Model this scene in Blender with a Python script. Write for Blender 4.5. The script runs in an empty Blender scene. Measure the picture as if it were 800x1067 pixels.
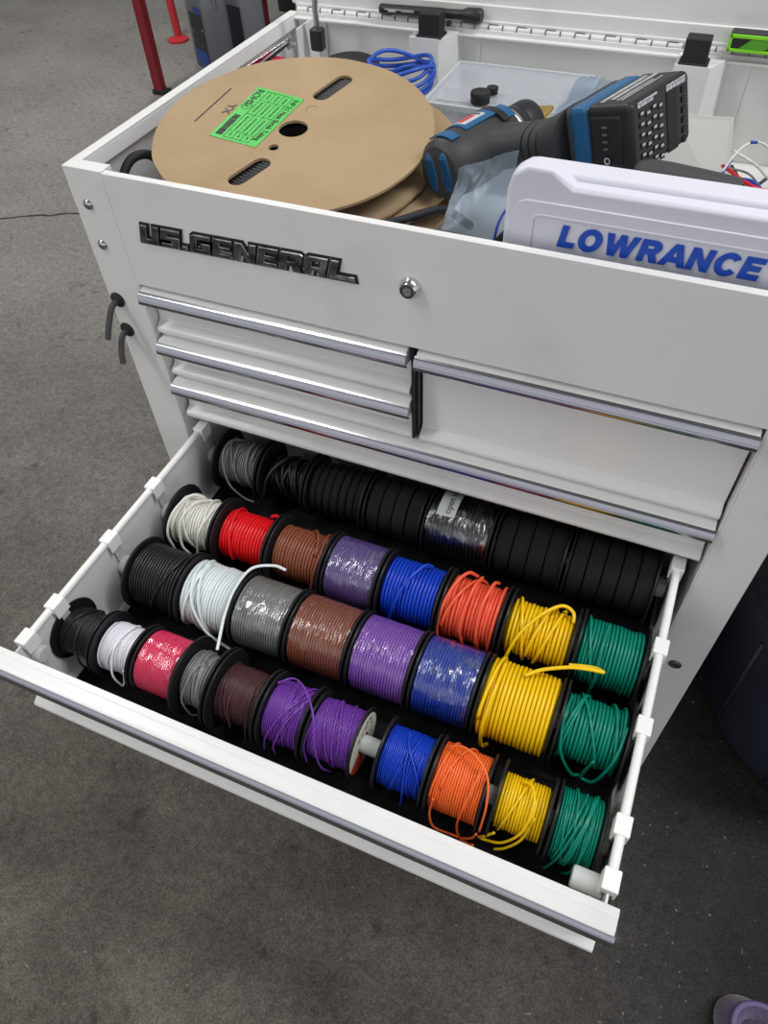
import bpy, bmesh, math, random
import numpy as np
from mathutils import Matrix, Vector, noise
PI = math.pi
C = bpy.context.scene.collection
ZF = 0.98                      # floor lies this far below the cart's top edge; everything is modelled from that edge

# ------------------------------------------------------------------ helpers
def tag(o, label=None, cat=None, group=None, kind=None):
    if label: o['label'] = label
    if cat: o['category'] = cat
    if group: o['group'] = group
    if kind: o['kind'] = kind
    return o

def empty(name, loc, label, cat, group=None, rot=None):
    o = bpy.data.objects.new(name, None); C.objects.link(o)
    o.empty_display_size = .02
    o.location = loc
    if rot is not None: o.rotation_euler = rot.to_euler()
    return tag(o, label, cat, group)

def root_of(p):
    while p.parent: p = p.parent
    return p

class MB:
    """collects shapes as one mesh"""
    def __init__(s): s.v = []; s.f = []; s.mi = []; s.m = 0
    def add(s, vs, fs):
        k = len(s.v); s.v += [tuple(map(float, p)) for p in vs]
        s.f += [tuple(i + k for i in f) for f in fs]; s.mi += [s.m] * len(fs); return s
    def box(s, x0, x1, y0, y1, z0, z1):
        return s.add([(x0,y0,z0),(x1,y0,z0),(x1,y1,z0),(x0,y1,z0),(x0,y0,z1),(x1,y0,z1),(x1,y1,z1),(x0,y1,z1)],
                     [(0,3,2,1),(4,5,6,7),(0,1,5,4),(1,2,6,5),(2,3,7,6),(3,0,4,7)])
    def obox(s, c, ax, ay, az, hx, hy, hz):
        c = np.array(c); ax, ay, az = map(np.array, (ax, ay, az)); vs = []
        for k in (-1, 1):
            for (i, j) in ((-1,-1),(1,-1),(1,1),(-1,1)): vs.append(c + i*hx*ax + j*hy*ay + k*hz*az)
        return s.add(vs, [(0,3,2,1),(4,5,6,7),(0,1,5,4),(1,2,6,5),(2,3,7,6),(3,0,4,7)])
    def loft(s, rings, cap=True, close=True):
        k = len(s.v); n = len(rings[0]); vs = [p for r in rings for p in r]; fs = []
        for i in range(len(rings) - 1):
            for j in range(n if close else n - 1):
                a, b = i*n + j, i*n + (j+1) % n
                fs.append((a, b, b + n, a + n))
        if cap: fs += [tuple(range(n))[::-1], tuple(range((len(rings)-1)*n, len(rings)*n))]
        return s.add(vs, fs)
    def tube(s, pts, r, seg=8, cap=True):
        P = np.array(pts, float); n = len(P)
        T = np.gradient(P, axis=0); T /= np.linalg.norm(T, axis=1)[:, None] + 1e-12
        N = np.cross(T[0], (0, 0, 1.0))
        if np.linalg.norm(N) < 1e-3: N = np.cross(T[0], (1.0, 0, 0))
        N /= np.linalg.norm(N); rings = []
        rr = r if hasattr(r, '__len__') else [r] * n
        for i in range(n):
            N = N - T[i] * (N @ T[i]); N /= np.linalg.norm(N) + 1e-12; B = np.cross(T[i], N)
            rings.append([P[i] + rr[i]*(math.cos(a)*N + math.sin(a)*B) for a in np.linspace(0, 2*PI, seg, endpoint=False)])
        return s.loft(rings, cap)
    def lathe(s, prof, c, axis=(1,0,0), seg=48, cap=False, sc=(1,1)):
        """prof = [(t along axis, radius)]"""
        A = np.array(axis, float); A /= np.linalg.norm(A)
        U = np.cross(A, (0,0,1.0)); 
        if np.linalg.norm(U) < 1e-3: U = np.array([1.0, 0, 0])
        U /= np.linalg.norm(U); V = np.cross(A, U); c = np.array(c, float)
        ang = np.linspace(0, 2*PI, seg, endpoint=False)
        return s.loft([[c + A*t + r*(sc[0]*math.cos(a)*U + sc[1]*math.sin(a)*V) for a in ang] for t, r in prof], cap)
    def extr_x(s, prof, x0, x1):
        """closed profile of (y, z) run along x"""
        n = len(prof)
        return s.add([(x0, y, z) for y, z in prof] + [(x1, y, z) for y, z in prof],
                     [(i, (i+1) % n, (i+1) % n + n, i + n) for i in range(n)] + [tuple(range(n))[::-1], tuple(range(n, 2*n))])
    def build(s, name, mats, parent=None, smooth=None, bevel=0, bseg=2, label=None, kind=None, sub=0):
        if not isinstance(mats, (list, tuple)): mats = [mats]
        off = Vector((0,0,0)); R = None
        if parent is not None:
            r = root_of(parent); off = r.location.copy(); R = r.rotation_euler.to_matrix().inverted() if any(abs(a) > 1e-9 for a in r.rotation_euler) else None
            if r.get('_local'): off = Vector((0,0,0)); R = None
        if R is None: vs = [(p[0]-off[0], p[1]-off[1], p[2]-off[2]) for p in s.v]
        else: vs = [tuple(R @ (Vector(p) - off)) for p in s.v]
        me = bpy.data.meshes.new(name); me.from_pydata(vs, [], s.f)
        for m in mats: me.materials.append(m)
        if len(mats) > 1: me.polygons.foreach_set('material_index', s.mi)
        bm = bmesh.new(); bm.from_mesh(me); bmesh.ops.recalc_face_normals(bm, faces=bm.faces); bm.to_mesh(me); bm.free()
        if smooth: me.shade_smooth(); 
        o = bpy.data.objects.new(name, me); C.objects.link(o)
        if smooth and smooth is not True: me.set_sharp_from_angle(angle=math.radians(smooth))
        if parent is not None: o.parent = parent
        if bevel:
            b = o.modifiers.new('b', 'BEVEL'); b.width = bevel; b.segments = bseg; b.limit_method = 'ANGLE'; b.angle_limit = math.radians(35)
            if not smooth: me.shade_smooth(); me.set_sharp_from_angle(angle=math.radians(35)); b.harden_normals = True
        if sub:
            b = o.modifiers.new('s', 'SUBSURF'); b.levels = b.render_levels = sub
        return tag(o, label, kind=kind)

def spline(ctrl, n=12):
    P = [np.array(p, float) for p in ctrl]; P = [2*P[0]-P[1]] + P + [2*P[-1]-P[-2]]; out = []
    for i in range(1, len(P) - 2):
        a, b, c, d = P[i-1:i+3]
        for t in np.linspace(0, 1, n, endpoint=False):
            out.append(.5*((2*b) + (c-a)*t + (2*a-5*b+4*c-d)*t*t + (3*b-a-3*c+d)*t**3))
    out.append(P[-2]); return out

def curve_mesh(splines, extrude, bevel=0, offset=0, shear=0, text=None, size=1, mat4=None):
    """filled 2D outlines (with holes) or text, as a mesh in the matrix mat4; returns MB"""
    if text is None:
        cu = bpy.data.curves.new('t', 'CURVE'); cu.dimensions = '2D'; cu.fill_mode = 'BOTH'
        for pts in splines:
            sp = cu.splines.new('POLY'); sp.points.add(len(pts)-1); sp.use_cyclic_u = True
            for i, p in enumerate(pts): sp.points[i].co = (p[0] + shear*p[1], p[1], 0, 1)
    else:
        cu = bpy.data.curves.new('t', 'FONT'); cu.body = text; cu.size = size; cu.shear = shear
    cu.extrude = extrude; cu.bevel_depth = bevel; cu.bevel_resolution = 1; cu.offset = offset
    o = bpy.data.objects.new('t', cu); C.objects.link(o)
    dg = bpy.context.evaluated_depsgraph_get(); dg.update()
    me = bpy.data.meshes.new_from_object(o.evaluated_get(dg))
    mb = MB(); M = mat4 or Matrix.Identity(4)
    mb.add([M @ v.co for v in me.vertices], [tuple(p.vertices) for p in me.polygons])
    bpy.data.objects.remove(o); bpy.data.curves.remove(cu); bpy.data.meshes.remove(me)
    return mb

def frame(o, ex, ey):
    ex = Vector(ex).normalized(); ey = Vector(ey); ey = (ey - ex*ey.dot(ex)).normalized(); ez = ex.cross(ey)
    return Matrix(((ex[0],ey[0],ez[0],o[0]),(ex[1],ey[1],ez[1],o[1]),(ex[2],ey[2],ez[2],o[2]),(0,0,0,1)))

# ------------------------------------------------------------------ materials
def mat(name, col, rough=.5, metal=0, spec=.5, coat=0, bump=None, var=None, trans=0, ior=1.45, sheen=0):
    m = bpy.data.materials.new(name); m.use_nodes = True; nt = m.node_tree; b = nt.nodes['Principled BSDF']
    b.inputs['Base Color'].default_value = (*col, 1); b.inputs['Roughness'].default_value = rough
    b.inputs['Metallic'].default_value = metal; b.inputs['Specular IOR Level'].default_value = spec
    b.inputs['Coat Weight'].default_value = coat; b.inputs['Transmission Weight'].default_value = trans; b.inputs['IOR'].default_value = ior
    b.inputs['Sheen Weight'].default_value = sheen
    tc = nt.nodes.new('ShaderNodeTexCoord')
    if bump:
        n = nt.nodes.new('ShaderNodeTexNoise'); n.inputs['Scale'].default_value = bump[0]; n.inputs['Detail'].default_value = 4
        bp = nt.nodes.new('ShaderNodeBump'); bp.inputs['Strength'].default_value = bump[1]; bp.inputs['Distance'].default_value = bump[2] if len(bump) > 2 else .001
        nt.links.new(tc.outputs['Object'], n.inputs['Vector']); nt.links.new(n.outputs['Fac'], bp.inputs['Height']); nt.links.new(bp.outputs['Normal'], b.inputs['Normal'])
    if var:   # (scale, second colour, low, high)
        n = nt.nodes.new('ShaderNodeTexNoise'); n.inputs['Scale'].default_value = var[0]; n.inputs['Detail'].default_value = 6
        r = nt.nodes.new('ShaderNodeValToRGB'); r.color_ramp.elements[0].position = var[2]; r.color_ramp.elements[1].position = var[3]
        r.color_ramp.elements[0].color = (*var[1], 1); r.color_ramp.elements[1].color = (*col, 1)
        nt.links.new(tc.outputs['Object'], n.inputs['Vector']); nt.links.new(n.outputs['Fac'], r.inputs['Fac']); nt.links.new(r.outputs['Color'], b.inputs['Base Color'])
    return m

def film(name, tint=(1,1,1), base=.10, streak=.55, scale=60, rough=.12, col=(.9,.9,.92), stretch=(1,1,1), lo=.58, hi=.75, diff=0):
    """clear crinkled plastic film: see-through with glossy wrinkles"""
    m = bpy.data.materials.new(name); m.use_nodes = True; nt = m.node_tree; nt.nodes.clear(); N = nt.nodes.new; L = nt.links.new
    out = N('ShaderNodeOutputMaterial'); mix = N('ShaderNodeMixShader'); tr = N('ShaderNodeBsdfTransparent'); gl = N('ShaderNodeBsdfGlossy'); df = N('ShaderNodeBsdfDiffuse'); m2 = N('ShaderNodeMixShader')
    tr.inputs[0].default_value = (*tint, 1); gl.inputs['Color'].default_value = (*col,1); gl.inputs['Roughness'].default_value = rough; df.inputs[0].default_value = (*col,1); m2.inputs[0].default_value = diff
    tc = N('ShaderNodeTexCoord'); mp = N('ShaderNodeMapping'); mp.inputs['Scale'].default_value = stretch; no = N('ShaderNodeTexNoise'); no.inputs['Scale'].default_value = scale; no.inputs['Detail'].default_value = 4; no.inputs['Distortion'].default_value = .6
    bp = N('ShaderNodeBump'); bp.inputs['Strength'].default_value = 1; bp.inputs['Distance'].default_value = .002
    mr = N('ShaderNodeMapRange'); mr.inputs['From Min'].default_value = lo; mr.inputs['From Max'].default_value = hi; mr.inputs['To Min'].default_value = base; mr.inputs['To Max'].default_value = streak
    L(tc.outputs['Object'], mp.inputs[0]); L(mp.outputs[0], no.inputs['Vector']); L(no.outputs['Fac'], bp.inputs['Height']); L(bp.outputs['Normal'], gl.inputs['Normal']); L(no.outputs['Fac'], mr.inputs['Value'])
    L(gl.outputs[0], m2.inputs[1]); L(df.outputs[0], m2.inputs[2]); L(mr.outputs['Result'], mix.inputs['Fac']); L(tr.outputs[0], mix.inputs[1]); L(m2.outputs[0], mix.inputs[2]); L(mix.outputs[0], out.inputs[0])
    return m

WHITE = mat('white_enamel', (.76,.755,.74), .3, spec=.45, coat=.1, var=(9, (.68,.675,.655), .25, .45))
WHITEIN = mat('white_enamel_inside', (.72,.735,.73), .35, var=(14, (.62,.64,.635), .2, .45))
CHROME = mat('chrome_trim', (.42,.42,.47), .18, 1)
STEEL = mat('zinc_steel', (.55,.56,.56), .3, 1)
DARKST = mat('dark_steel', (.12,.12,.125), .35, .8)
BLACKP = mat('black_plastic', (.018,.018,.02), .42, bump=(300,.1,.0005))
BLACKR = mat('black_rubber', (.014,.014,.015), .65)
GREYR = mat('grey_rubber', (.05,.05,.053), .6)
LINER = mat('black_liner', (.009,.009,.010), .9, spec=.15, bump=(420,.8,.002))
WPLA = mat('white_plastic', (.84,.84,.82), .4, spec=.4)
TPLA = mat('translucent_plastic', (.78,.79,.77), .35, trans=.25)
ROD = mat('milky_rod', (.80,.82,.82), .3, trans=.15)

def wire_mat(name, col, rough=.35): return mat('wire_' + name, col, rough, spec=.5)
W = dict(black=wire_mat('black', (.012,.012,.013), .35), white=wire_mat('white', (.78,.77,.82)), cream=wire_mat('cream', (.76,.75,.68)), ice=wire_mat('ice', (.75,.82,.82)),
         pink=wire_mat('pink', (.78,.03,.12)), red=wire_mat('red', (.75,.008,.012)), grey=wire_mat('grey', (.23,.24,.225)), dgrey=wire_mat('slate', (.19,.2,.21)), dbrown=wire_mat('dark_brown', (.075,.028,.03)),
         brown=wire_mat('brown', (.25,.075,.04)), purple=wire_mat('purple', (.17,.045,.36)), lilac=wire_mat('lilac', (.14,.085,.30)), violet=wire_mat('violet', (.24,.09,.46)),
         blue=wire_mat('blue', (.006,.05,.52)), dblue=wire_mat('dark_blue', (.02,.06,.42)), orange=wire_mat('orange', (.90,.16,.03)), salmon=wire_mat('salmon', (.85,.11,.05)),
         yellow=wire_mat('yellow', (.90,.58,.005)), green=wire_mat('green', (.0,.22,.145)))
FILM = film('shrink_film', (.97,.97,.97), .07, .35, 150, .16, stretch=(1,.35,.35))
FILMH = film('shrink_film_heavy', (.94,.94,.94), .10, .55, 130, .18, stretch=(1,.45,.45), lo=.52)
SLEEVE = mat('black_braid', (.008,.008,.010), .5, bump=(900,.9,.002), spec=.35)

def floor_mat():
    m = bpy.data.materials.new('shop_concrete'); m.use_nodes = True; nt = m.node_tree; b = nt.nodes['Principled BSDF']; N = nt.nodes.new; L = nt.links.new
    tc = N('ShaderNodeTexCoord')
    def noise_(sc, det=8, dist=0):
        n = N('ShaderNodeTexNoise'); n.inputs['Scale'].default_value = sc; n.inputs['Detail'].default_value = det; n.inputs['Distortion'].default_value = dist
        L(tc.outputs['Object'], n.inputs['Vector']); return n.outputs['Fac']
    def math_(op, a, c=None, v=0):
        n = N('ShaderNodeMath'); n.operation = op; L(a, n.inputs[0])
        if c is not None: L(c, n.inputs[1])
        else: n.inputs[1].default_value = v
        return n.outputs[0]
    def ramp(src, p0, c0, p1, c1):
        r = N('ShaderNodeValToRGB'); r.color_ramp.elements[0].position = p0; r.color_ramp.elements[1].position = p1
        r.color_ramp.elements[0].color = (*c0, 1); r.color_ramp.elements[1].color = (*c1, 1); L(src, r.inputs['Fac']); return r.outputs['Color']
    def mixc(f, a, b2, mode='MIX'):
        n = N('ShaderNodeMix'); n.data_type = 'RGBA'; n.blend_type = mode
        if isinstance(f, float): n.inputs[0].default_value = f
        else: L(f, n.inputs[0])
        for i, q in ((6, a), (7, b2)):
            if isinstance(q, tuple): n.inputs[i].default_value = (*q, 1)
            else: L(q, n.inputs[i])
        return n.outputs[2]
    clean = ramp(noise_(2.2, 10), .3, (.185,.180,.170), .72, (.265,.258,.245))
    grime_shade = ramp(noise_(9, 12), .30, (.068,.061,.052), .70, (.112,.102,.088)); cart_shade = ramp(noise_(6, 10), .32, (.012,.011,.010), .72, (.026,.024,.022))
    # oil-stained work area with shade painted in, darkening towards the near right
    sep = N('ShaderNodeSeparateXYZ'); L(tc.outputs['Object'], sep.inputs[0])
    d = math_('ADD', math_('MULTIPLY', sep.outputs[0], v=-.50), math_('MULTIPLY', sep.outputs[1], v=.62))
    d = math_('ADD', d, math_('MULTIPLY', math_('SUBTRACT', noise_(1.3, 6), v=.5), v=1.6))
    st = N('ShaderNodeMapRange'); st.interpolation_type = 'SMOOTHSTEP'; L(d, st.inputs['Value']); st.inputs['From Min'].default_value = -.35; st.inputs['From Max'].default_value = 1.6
    col = mixc(st.outputs[0], grime_shade, clean)
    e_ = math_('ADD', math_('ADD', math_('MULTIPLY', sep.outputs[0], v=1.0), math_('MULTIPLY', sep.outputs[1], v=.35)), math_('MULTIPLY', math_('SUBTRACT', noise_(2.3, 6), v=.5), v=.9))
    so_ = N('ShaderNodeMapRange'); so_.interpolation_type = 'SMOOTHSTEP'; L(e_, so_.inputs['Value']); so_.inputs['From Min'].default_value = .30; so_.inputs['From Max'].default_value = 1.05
    col = mixc(so_.outputs[0], col, cart_shade)  # cart's shadow painted into the floor colour, deepening to the right
    blot = ramp(noise_(22, 3), .64, (1,1,1), .74, (.62,.60,.58)); col = mixc(1.0, col, blot, 'MULTIPLY')
    grit = ramp(noise_(330, 4), .33, (.60,.60,.60), .67, (1.42,1.41,1.39)); col = mixc(1.0, col, grit, 'MULTIPLY')
    fine = ramp(noise_(55, 8), .35, (.86,.86,.86), .65, (1.12,1.12,1.12)); col = mixc(1.0, col, fine, 'MULTIPLY')
    sp = ramp(noise_(130, 1), .745, (0,0,0), .80, (1,1,1)); col = mixc(sp, col, (.20,.19,.17))
    # crack
    cr = math_('SUBTRACT', sep.outputs[1], math_('MULTIPLY', sep.outputs[0], v=.50)); cr = math_('SUBTRACT', cr, v=2.09)
    cr = math_('ADD', cr, math_('MULTIPLY', math_('SUBTRACT', noise_(3.5, 7), v=.5), v=.16)); cr = math_('ABSOLUTE', cr)
    w = N('ShaderNodeMapRange'); L(cr, w.inputs['Value']); w.inputs['From Min'].default_value = .003; w.inputs['From Max'].default_value = .010; w.inputs['To Min'].default_value = 1; w.inputs['To Max'].default_value = 0
    col = mixc(w.outputs[0], col, (.02,.018,.016))
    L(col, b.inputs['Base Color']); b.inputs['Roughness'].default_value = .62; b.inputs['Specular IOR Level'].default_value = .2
    bp = N('ShaderNodeBump'); bp.inputs['Strength'].default_value = .5; bp.inputs['Distance'].default_value = .003; L(noise_(160, 6), bp.inputs['Height']); L(bp.outputs[0], b.inputs['Normal'])
    return m

# ------------------------------------------------------------------ floor
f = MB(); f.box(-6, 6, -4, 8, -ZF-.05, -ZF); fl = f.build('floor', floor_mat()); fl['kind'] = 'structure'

# ------------------------------------------------------------------ tool cart
D = .518; WC = .80
cart = empty('tool_cart', (.4, .26, -ZF), 'white steel rolling tool cart with chrome drawer strips and its lowest shown drawer pulled out', 'tool cart')
b = MB()
# corner posts, sides, back, compartment floor
b.box(0, .0505, 0, .018, -.88, 0)
b.box(.7475, WC, 0, .018, -.88, 0)
b.box(0, .0025, .018, D, -.88, -.003); b.box(WC-.0025, WC, .018, D, -.88, -.003)
b.box(0, .013, .0181, D, -.003, 0); b.box(WC-.013, WC, .0181, D, -.003, 0)
b.box(.0115, .013, .0181, D-.003, -.018, -.003); b.box(WC-.013, WC-.0115, .0181, D-.003, -.018, -.003)
b.box(.0025, WC-.0025, D-.0025, D, -.88, -.004)
b.box(.0025, WC-.0025, D-.014, D, -.007, -.004)
b.box(.0025, WC-.0025, .0185, D-.003, -.128, -.125)
b.box(.0505, .0525, .0, .40, -.87, -.131); b.box(.7455, .7475, .0, .40, -.87, -.131)      # inner slides walls
b.box(.0025, WC-.0025, .019, D-.003, -.88, -.877)
b.build('cabinet_shell', [WHITEIN if 0 else WHITE], cart, bevel=.0012)
b = MB(); b.box(.0505, .7475, .022, .024, -.875, -.475)
for z in (-.26,): pass
b.box(.0525, .7455, .012, .022, -.875, -.477); b.build('lower_panel', WHITE, cart, bevel=.002)
b = MB(); b.box(.0515, .7465, -.0012, .0015, -.131, -.0006); b.box(.0515, .7465, .0015, .0075, -.0025, -.0006); b.box(.0515, .7465, .0015, .010, -.131, -.129)
fp = b.build('front_panel', WHITE, cart, bevel=.0014)
b = MB(); b.box(.394, .402, .006, .03, -.262, -.131); b.box(.3975, .3995, -.001, .03, -.262, -.135); b.build('drawer_divider', BLACKP, cart)
# back corner columns and rubber stops
for (x0, x1, cx0, cx1) in ((.207, .2495, .2195, .2495), (.5555, .598, .562, .591)):
    b = MB(); b.add([(x0,.47,-.125),(x1,.47,-.125),(x1,.47,-.002),(x0,.47,-.002),(x0,.5155,-.125),(x1+.020,.5155,-.125),(x1+.020,.5155,-.002),(x0,.5155,-.002)],
                    [(0,1,2,3),(4,7,6,5),(0,3,7,4),(1,5,6,2),(3,2,6,7),(0,4,5,1)])
    b.box(x1+.018, x1+.045, .5145, .5155, -.125, -.004)
    co = b.build('lid_support_column', WHITE, cart, bevel=.0015)
    b = MB(); b.box(cx0, cx1, .472, .495, -.004, .026); b.box(cx0-.003, cx1+.003, .4705, .497, -.003, .0005)
    b.build('rubber_stop', BLACKR, co, bevel=.003, bseg=3)
b = MB(); b.lathe([(0,.0),(0,.006),(.002,.0055),(.003,.003),(.0015,.0025),(.0015,0)], (.6109, .515, -.0699), (0,-1,0), 20); b.build('screw', DARKST, cart, smooth=30)
# hinge
hb = MB()
for i in range(40):
    x = .012 + i*.0195
    hb.tube([(x, .5190, .0022), (x+.0190, .5190, .0022)], .0034, 10)
hb.box(.010, .79, .512, .5265, -.004, .0008); hb.box(.010, .79, .5195, .5270, .0008, .0090)
hg = hb.build('hinge', WHITE, cart, smooth=40)
hb = MB()
for i in range(40):
    x = .012 + i*.0195
    if i % 2: hb.box(x, x+.0125, .5182, .5196, .0040, .0064)
    hb.box(x-.0009, x+.0003, .5150, .5200, -.001, .0060)
hb.build('hinge_slits', DARKST, hg)
# lid
l = MB(); l.m = 0
l.box(.002, .798, .527, .5295, .006, .46)
l.box(.002, .798, .5235, .529, .008, .0265)
l.box(.002, .012, .50, .529, .012, .46) if 0 else None
l.box(.002, .798, .505, .529, .455, .46)
l.build('lid', WHITE, cart, bevel=.002)
# stays: gas strut with bracket
g = MB(); g.tube([(.0685,.470,-.003),(.0695,.466,.02),(.0975,.452,.19)], .0042, 12)
gs = g.build('gas_strut', STEEL, cart, smooth=40)
g = MB(); g.tube([(.0975,.452,.19),(.115,.446,.30),(.118,.50,.33)], .008, 14); g.build('cylinder', BLACKP, gs, smooth=40)
g = MB(); g.box(.0590,.0780,.460,.477,-.031,-.002); g.build('end_fitting', BLACKP, gs, bevel=.004, bseg=3)
g = MB(); g.box(.046,.048,.448,.512,-.060,.0); g.box(.046,.060,.5105,.512,-.060,0); g.box(.015,.060,.5125,.514,-.08,-.002)
g.build('strut_bracket', WHITEIN, cart, bevel=.001)
g = MB(); g.lathe([(0,0),(0,.0055),(.006,.0055),(.0075,.004),(.014,.004),(.014,0)], (.0145,.478,-.030), (1,0,0), 6); g.lathe([(0,0),(0,.008),(.001,.008),(.001,0)], (.0142,.478,-.030), (1,0,0), 20)
g.build('bolt', STEEL, cart)
# rivets, screw, lock
for (x, z) in ((.0186,-.0403), (.0187,-.088)):
    g = MB(); g.lathe([(0,.0062),(.001,.0060),(.0028,.0042),(.0034,.0018),(.0035,0)], (x, -.0001, z), (0,-1,0), 24); g.build('rivet', mat('rivet_chrome', (.5,.5,.5), .2, 1), cart, smooth=True)
g = MB(); g.lathe([(0,.0085),(.0015,.0082),(.0028,.006),(.003,.0045),(.001,.0035),(.001,0)], (.7708, -.0001, -.5511), (0,-1,0), 24); g.build('screw', DARKST, cart, smooth=30)
g = MB(); g.lathe([(0,.0115),(.002,.0112),(.008,.0088),(.0088,.0080),(.0088,.0072),(.0072,.0068),(.0072,0)], (.3971, -.0012, -.0595), (0,-1,0), 40); lk = g.build('lock', mat('lock_chrome', (.7,.7,.7), .12, 1), cart, smooth=30)
g = MB(); g.lathe([(.0072,.0067),(.0083,.0066),(.0083,0)], (.3971,-.0012,-.0595), (0,-1,0), 24); g.build('lock_face', DARKST, lk, smooth=30)
g = MB(); g.lathe([(.0083,.0045),(.0096,.0043),(.0096,.0022),(.0085,.002),(.0085,0)], (.3971,-.0012,-.0595), (0,-1,0), 24); g.box(.3965,.3977,-.0112,-.0095,-.0625,-.0565); g.build('keyway', STEEL, lk, smooth=30)
# rubber covered pegs on the left post
for (x, z, tip) in ((.012, -.1617, (.0045,-.031,-.2005)), (.0101, -.2056, (.0125,-.029,-.2375))):
    g = MB(); g.lathe([(0,.0098),(.0015,.0098),(.0035,.0075),(.0045,.0045),(.0045,0)], (x,-.0001,z), (0,-1,0), 28); pg = g.build('peg', BLACKR, cart, smooth=35)
    g = MB(); ms = (x + (tip[0]-x)*.12, -.014, z + (tip[2]-z)*.10)
    g.tube(spline([(x,-.003,z),ms,((ms[0]+tip[0])/2,-.024,(ms[2]+tip[2])/2),tip], 6), .0038, 12); g.build('rubber_sleeve', GREYR, pg, smooth=40)

# emblem on the front panel: block letters on a black plate
GL = {
 'U': (.86, [[(0,1),(0,0),(.86,0),(.86,1),(.56,1),(.56,.27),(.31,.27),(.31,1)]]),
 'S': (.86, [[(0,1),(0,.40),(.54,.40),(.54,.22),(0,.22),(0,0),(.86,0),(.86,.60),(.31,.60),(.31,.78),(.86,.78),(.86,1)]]),
 '.': (.26, [[(0,0),(.24,0),(.24,.24),(0,.24)]]),
 'G': (.90, [[(.10,1),(0,.9),(0,.0),(.90,0),(.90,.58),(.48,.58),(.48,.38),(.60,.38),(.60,.24),(.30,.24),(.30,.76),(.90,.76),(.90,1)]]),
 'E': (.82, [[(0,1),(0,0),(.82,0),(.82,.22),(.30,.22),(.30,.39),(.76,.39),(.76,.60),(.30,.60),(.30,.78),(.82,.78),(.82,1)]]),
 'N': (.92, [[(0,1),(0,0),(.30,0),(.30,.52),(.62,0),(.92,0),(.92,1),(.62,1),(.62,.48),(.30,1)]]),
 'R': (.90, [[(0,1),(0,0),(.30,0),(.30,.30),(.50,.30),(.60,0),(.92,0),(.80,.34),(.90,.44),(.90,.90),(.80,1)], [(.30,.77),(.60,.77),(.60,.52),(.30,.52)]]),
 'A': (.90, [[(.10,1),(0,.88),(0,0),(.30,0),(.30,.26),(.60,.26),(.60,0),(.90,0),(.90,1)], [(.30,.77),(.60,.77),(.60,.48),(.30,.48)]]),
 'L': (.98, [[(0,1),(0,0),(1.10,0),(1.02,.27),(.30,.27),(.30,1)]]),
}
em = MB(); cur = 0; sps = []
for ch in 'US.GENERAL'.replace('US.', 'US.'):
    w_, gl = GL[ch]
    for k, pl in enumerate(gl): sps.append([(x + cur, y) for x, y in pl])
    cur += w_ + .12
H = .0208; sx = (.3425-.0835)/cur
sps = [[(x*sx, y*H) for x, y in pl] for pl in sps]
M = frame((.0805, -.0014, -.0705), (1,0,.018), (0,0,1)) @ Matrix.Identity(4)
# frame() gives ez = ex x ey = -y, so letters face the viewer
eb = curve_mesh(sps, .0010, 0, .0021, .28, mat4=M).build('emblem', mat('emblem_black', (.015,.015,.016), .35), fp)
M2 = frame((.0805, -.0026, -.0705), (1,0,.018), (0,0,1))
curve_mesh(sps, .0011, .0009, -.0009, .28, mat4=M2).build('emblem_letters', mat('emblem_chrome', (.42,.42,.44), .18, 1, var=(60,(.12,.12,.125),.35,.6)), eb)

# drawer fronts
def drawer(x0, x1, zt, zb, dy, depth, name_label=None, is_open=False):
    """front with ledge, chrome strip, recessed face and curled foot; dy moves it out"""
    h = zt - zb
    ny = -.0095                                        # nose
    prof = [(.0170,-.0010),(.0100,0),(.0078,-.0013),(.0005,-.0018),(-.0048,-.0046),(-.0066,-.0085),(-.0078,-.0165),(-.0050,-.0200),(.012,-.0225),(.0155,-.026),(.0155,-.030)]
    zlow = -h + .022
    prof += [(.0155, zlow-.002), (.0145, -h+.0165), (.0065, -h+.0115), (.0042, -h+.0095), (.0035, -h+.006), (.0055, -h+.0018), (.0100, -h+.0005), (.0170, -h+.0005)]
    d = MB(); d.extr_x([(y+dy, z+zt) for y, z in prof], x0, x1)
    dr = d.build('drawer', WHITE, cart, bevel=.0007, label=name_label)
    cp = [(-.0045,-.0040),(-.0062,-.0050),(-.0080,-.0062),(-.0083,-.0070),(-.0080,-.0074),(-.0092,-.0088),(-.0094,-.0096),(-.0090,-.0100),(-.0099,-.0116),(-.0100,-.0124),(-.0096,-.0128),(-.0103,-.0142),(-.0104,-.0170),(-.0098,-.0190),(-.0080,-.0205),(-.0055,-.0212),(-.0045,-.0208),(-.0078,-.0180),(-.0080,-.0150),(-.0070,-.0090),(-.0050,-.0055)]
    d = MB(); d.extr_x([(y+dy, z+zt) for y, z in cp], x0-.001, x1+.001); d.build('handle_strip', CHROME, dr, smooth=50)
    # metal box behind the front
    if not is_open:
        d = MB(); a, c = x0+.012, x1-.012; y0, y1 = dy+.0165, dy+depth; zz0, zz1 = zb+.008, zt-.012
        d.box(a, a+.0015, y0, y1, zz0, zz1); d.box(c-.0015, c, y0, y1, zz0, zz1); d.box(a, c, y0, y1, zz0, zz0+.0015); d.box(a, c, y1-.0015, y1, zz0, zz1)
        d.build('drawer_box', WHITEIN, dr)
    return dr
drawer(.0545, .3925, -.134, -.2045, .0, .40)
drawer(.0565, .3945, -.2065, -.2700, .0, .40)
drawer(.4035, .7425, -.134, -.2700, .0, .40)
drawer(.0585, .7425, -.2715, -.3435, .0, .40)
od = drawer(.0655, .7345, -.3435, -.4690, -.3985, .46, 'lowest drawer, pulled out and open', True)
YB = .075; XL, XR = .0745, .7255; ZR = -.3600; ZFL = -.4650
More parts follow.
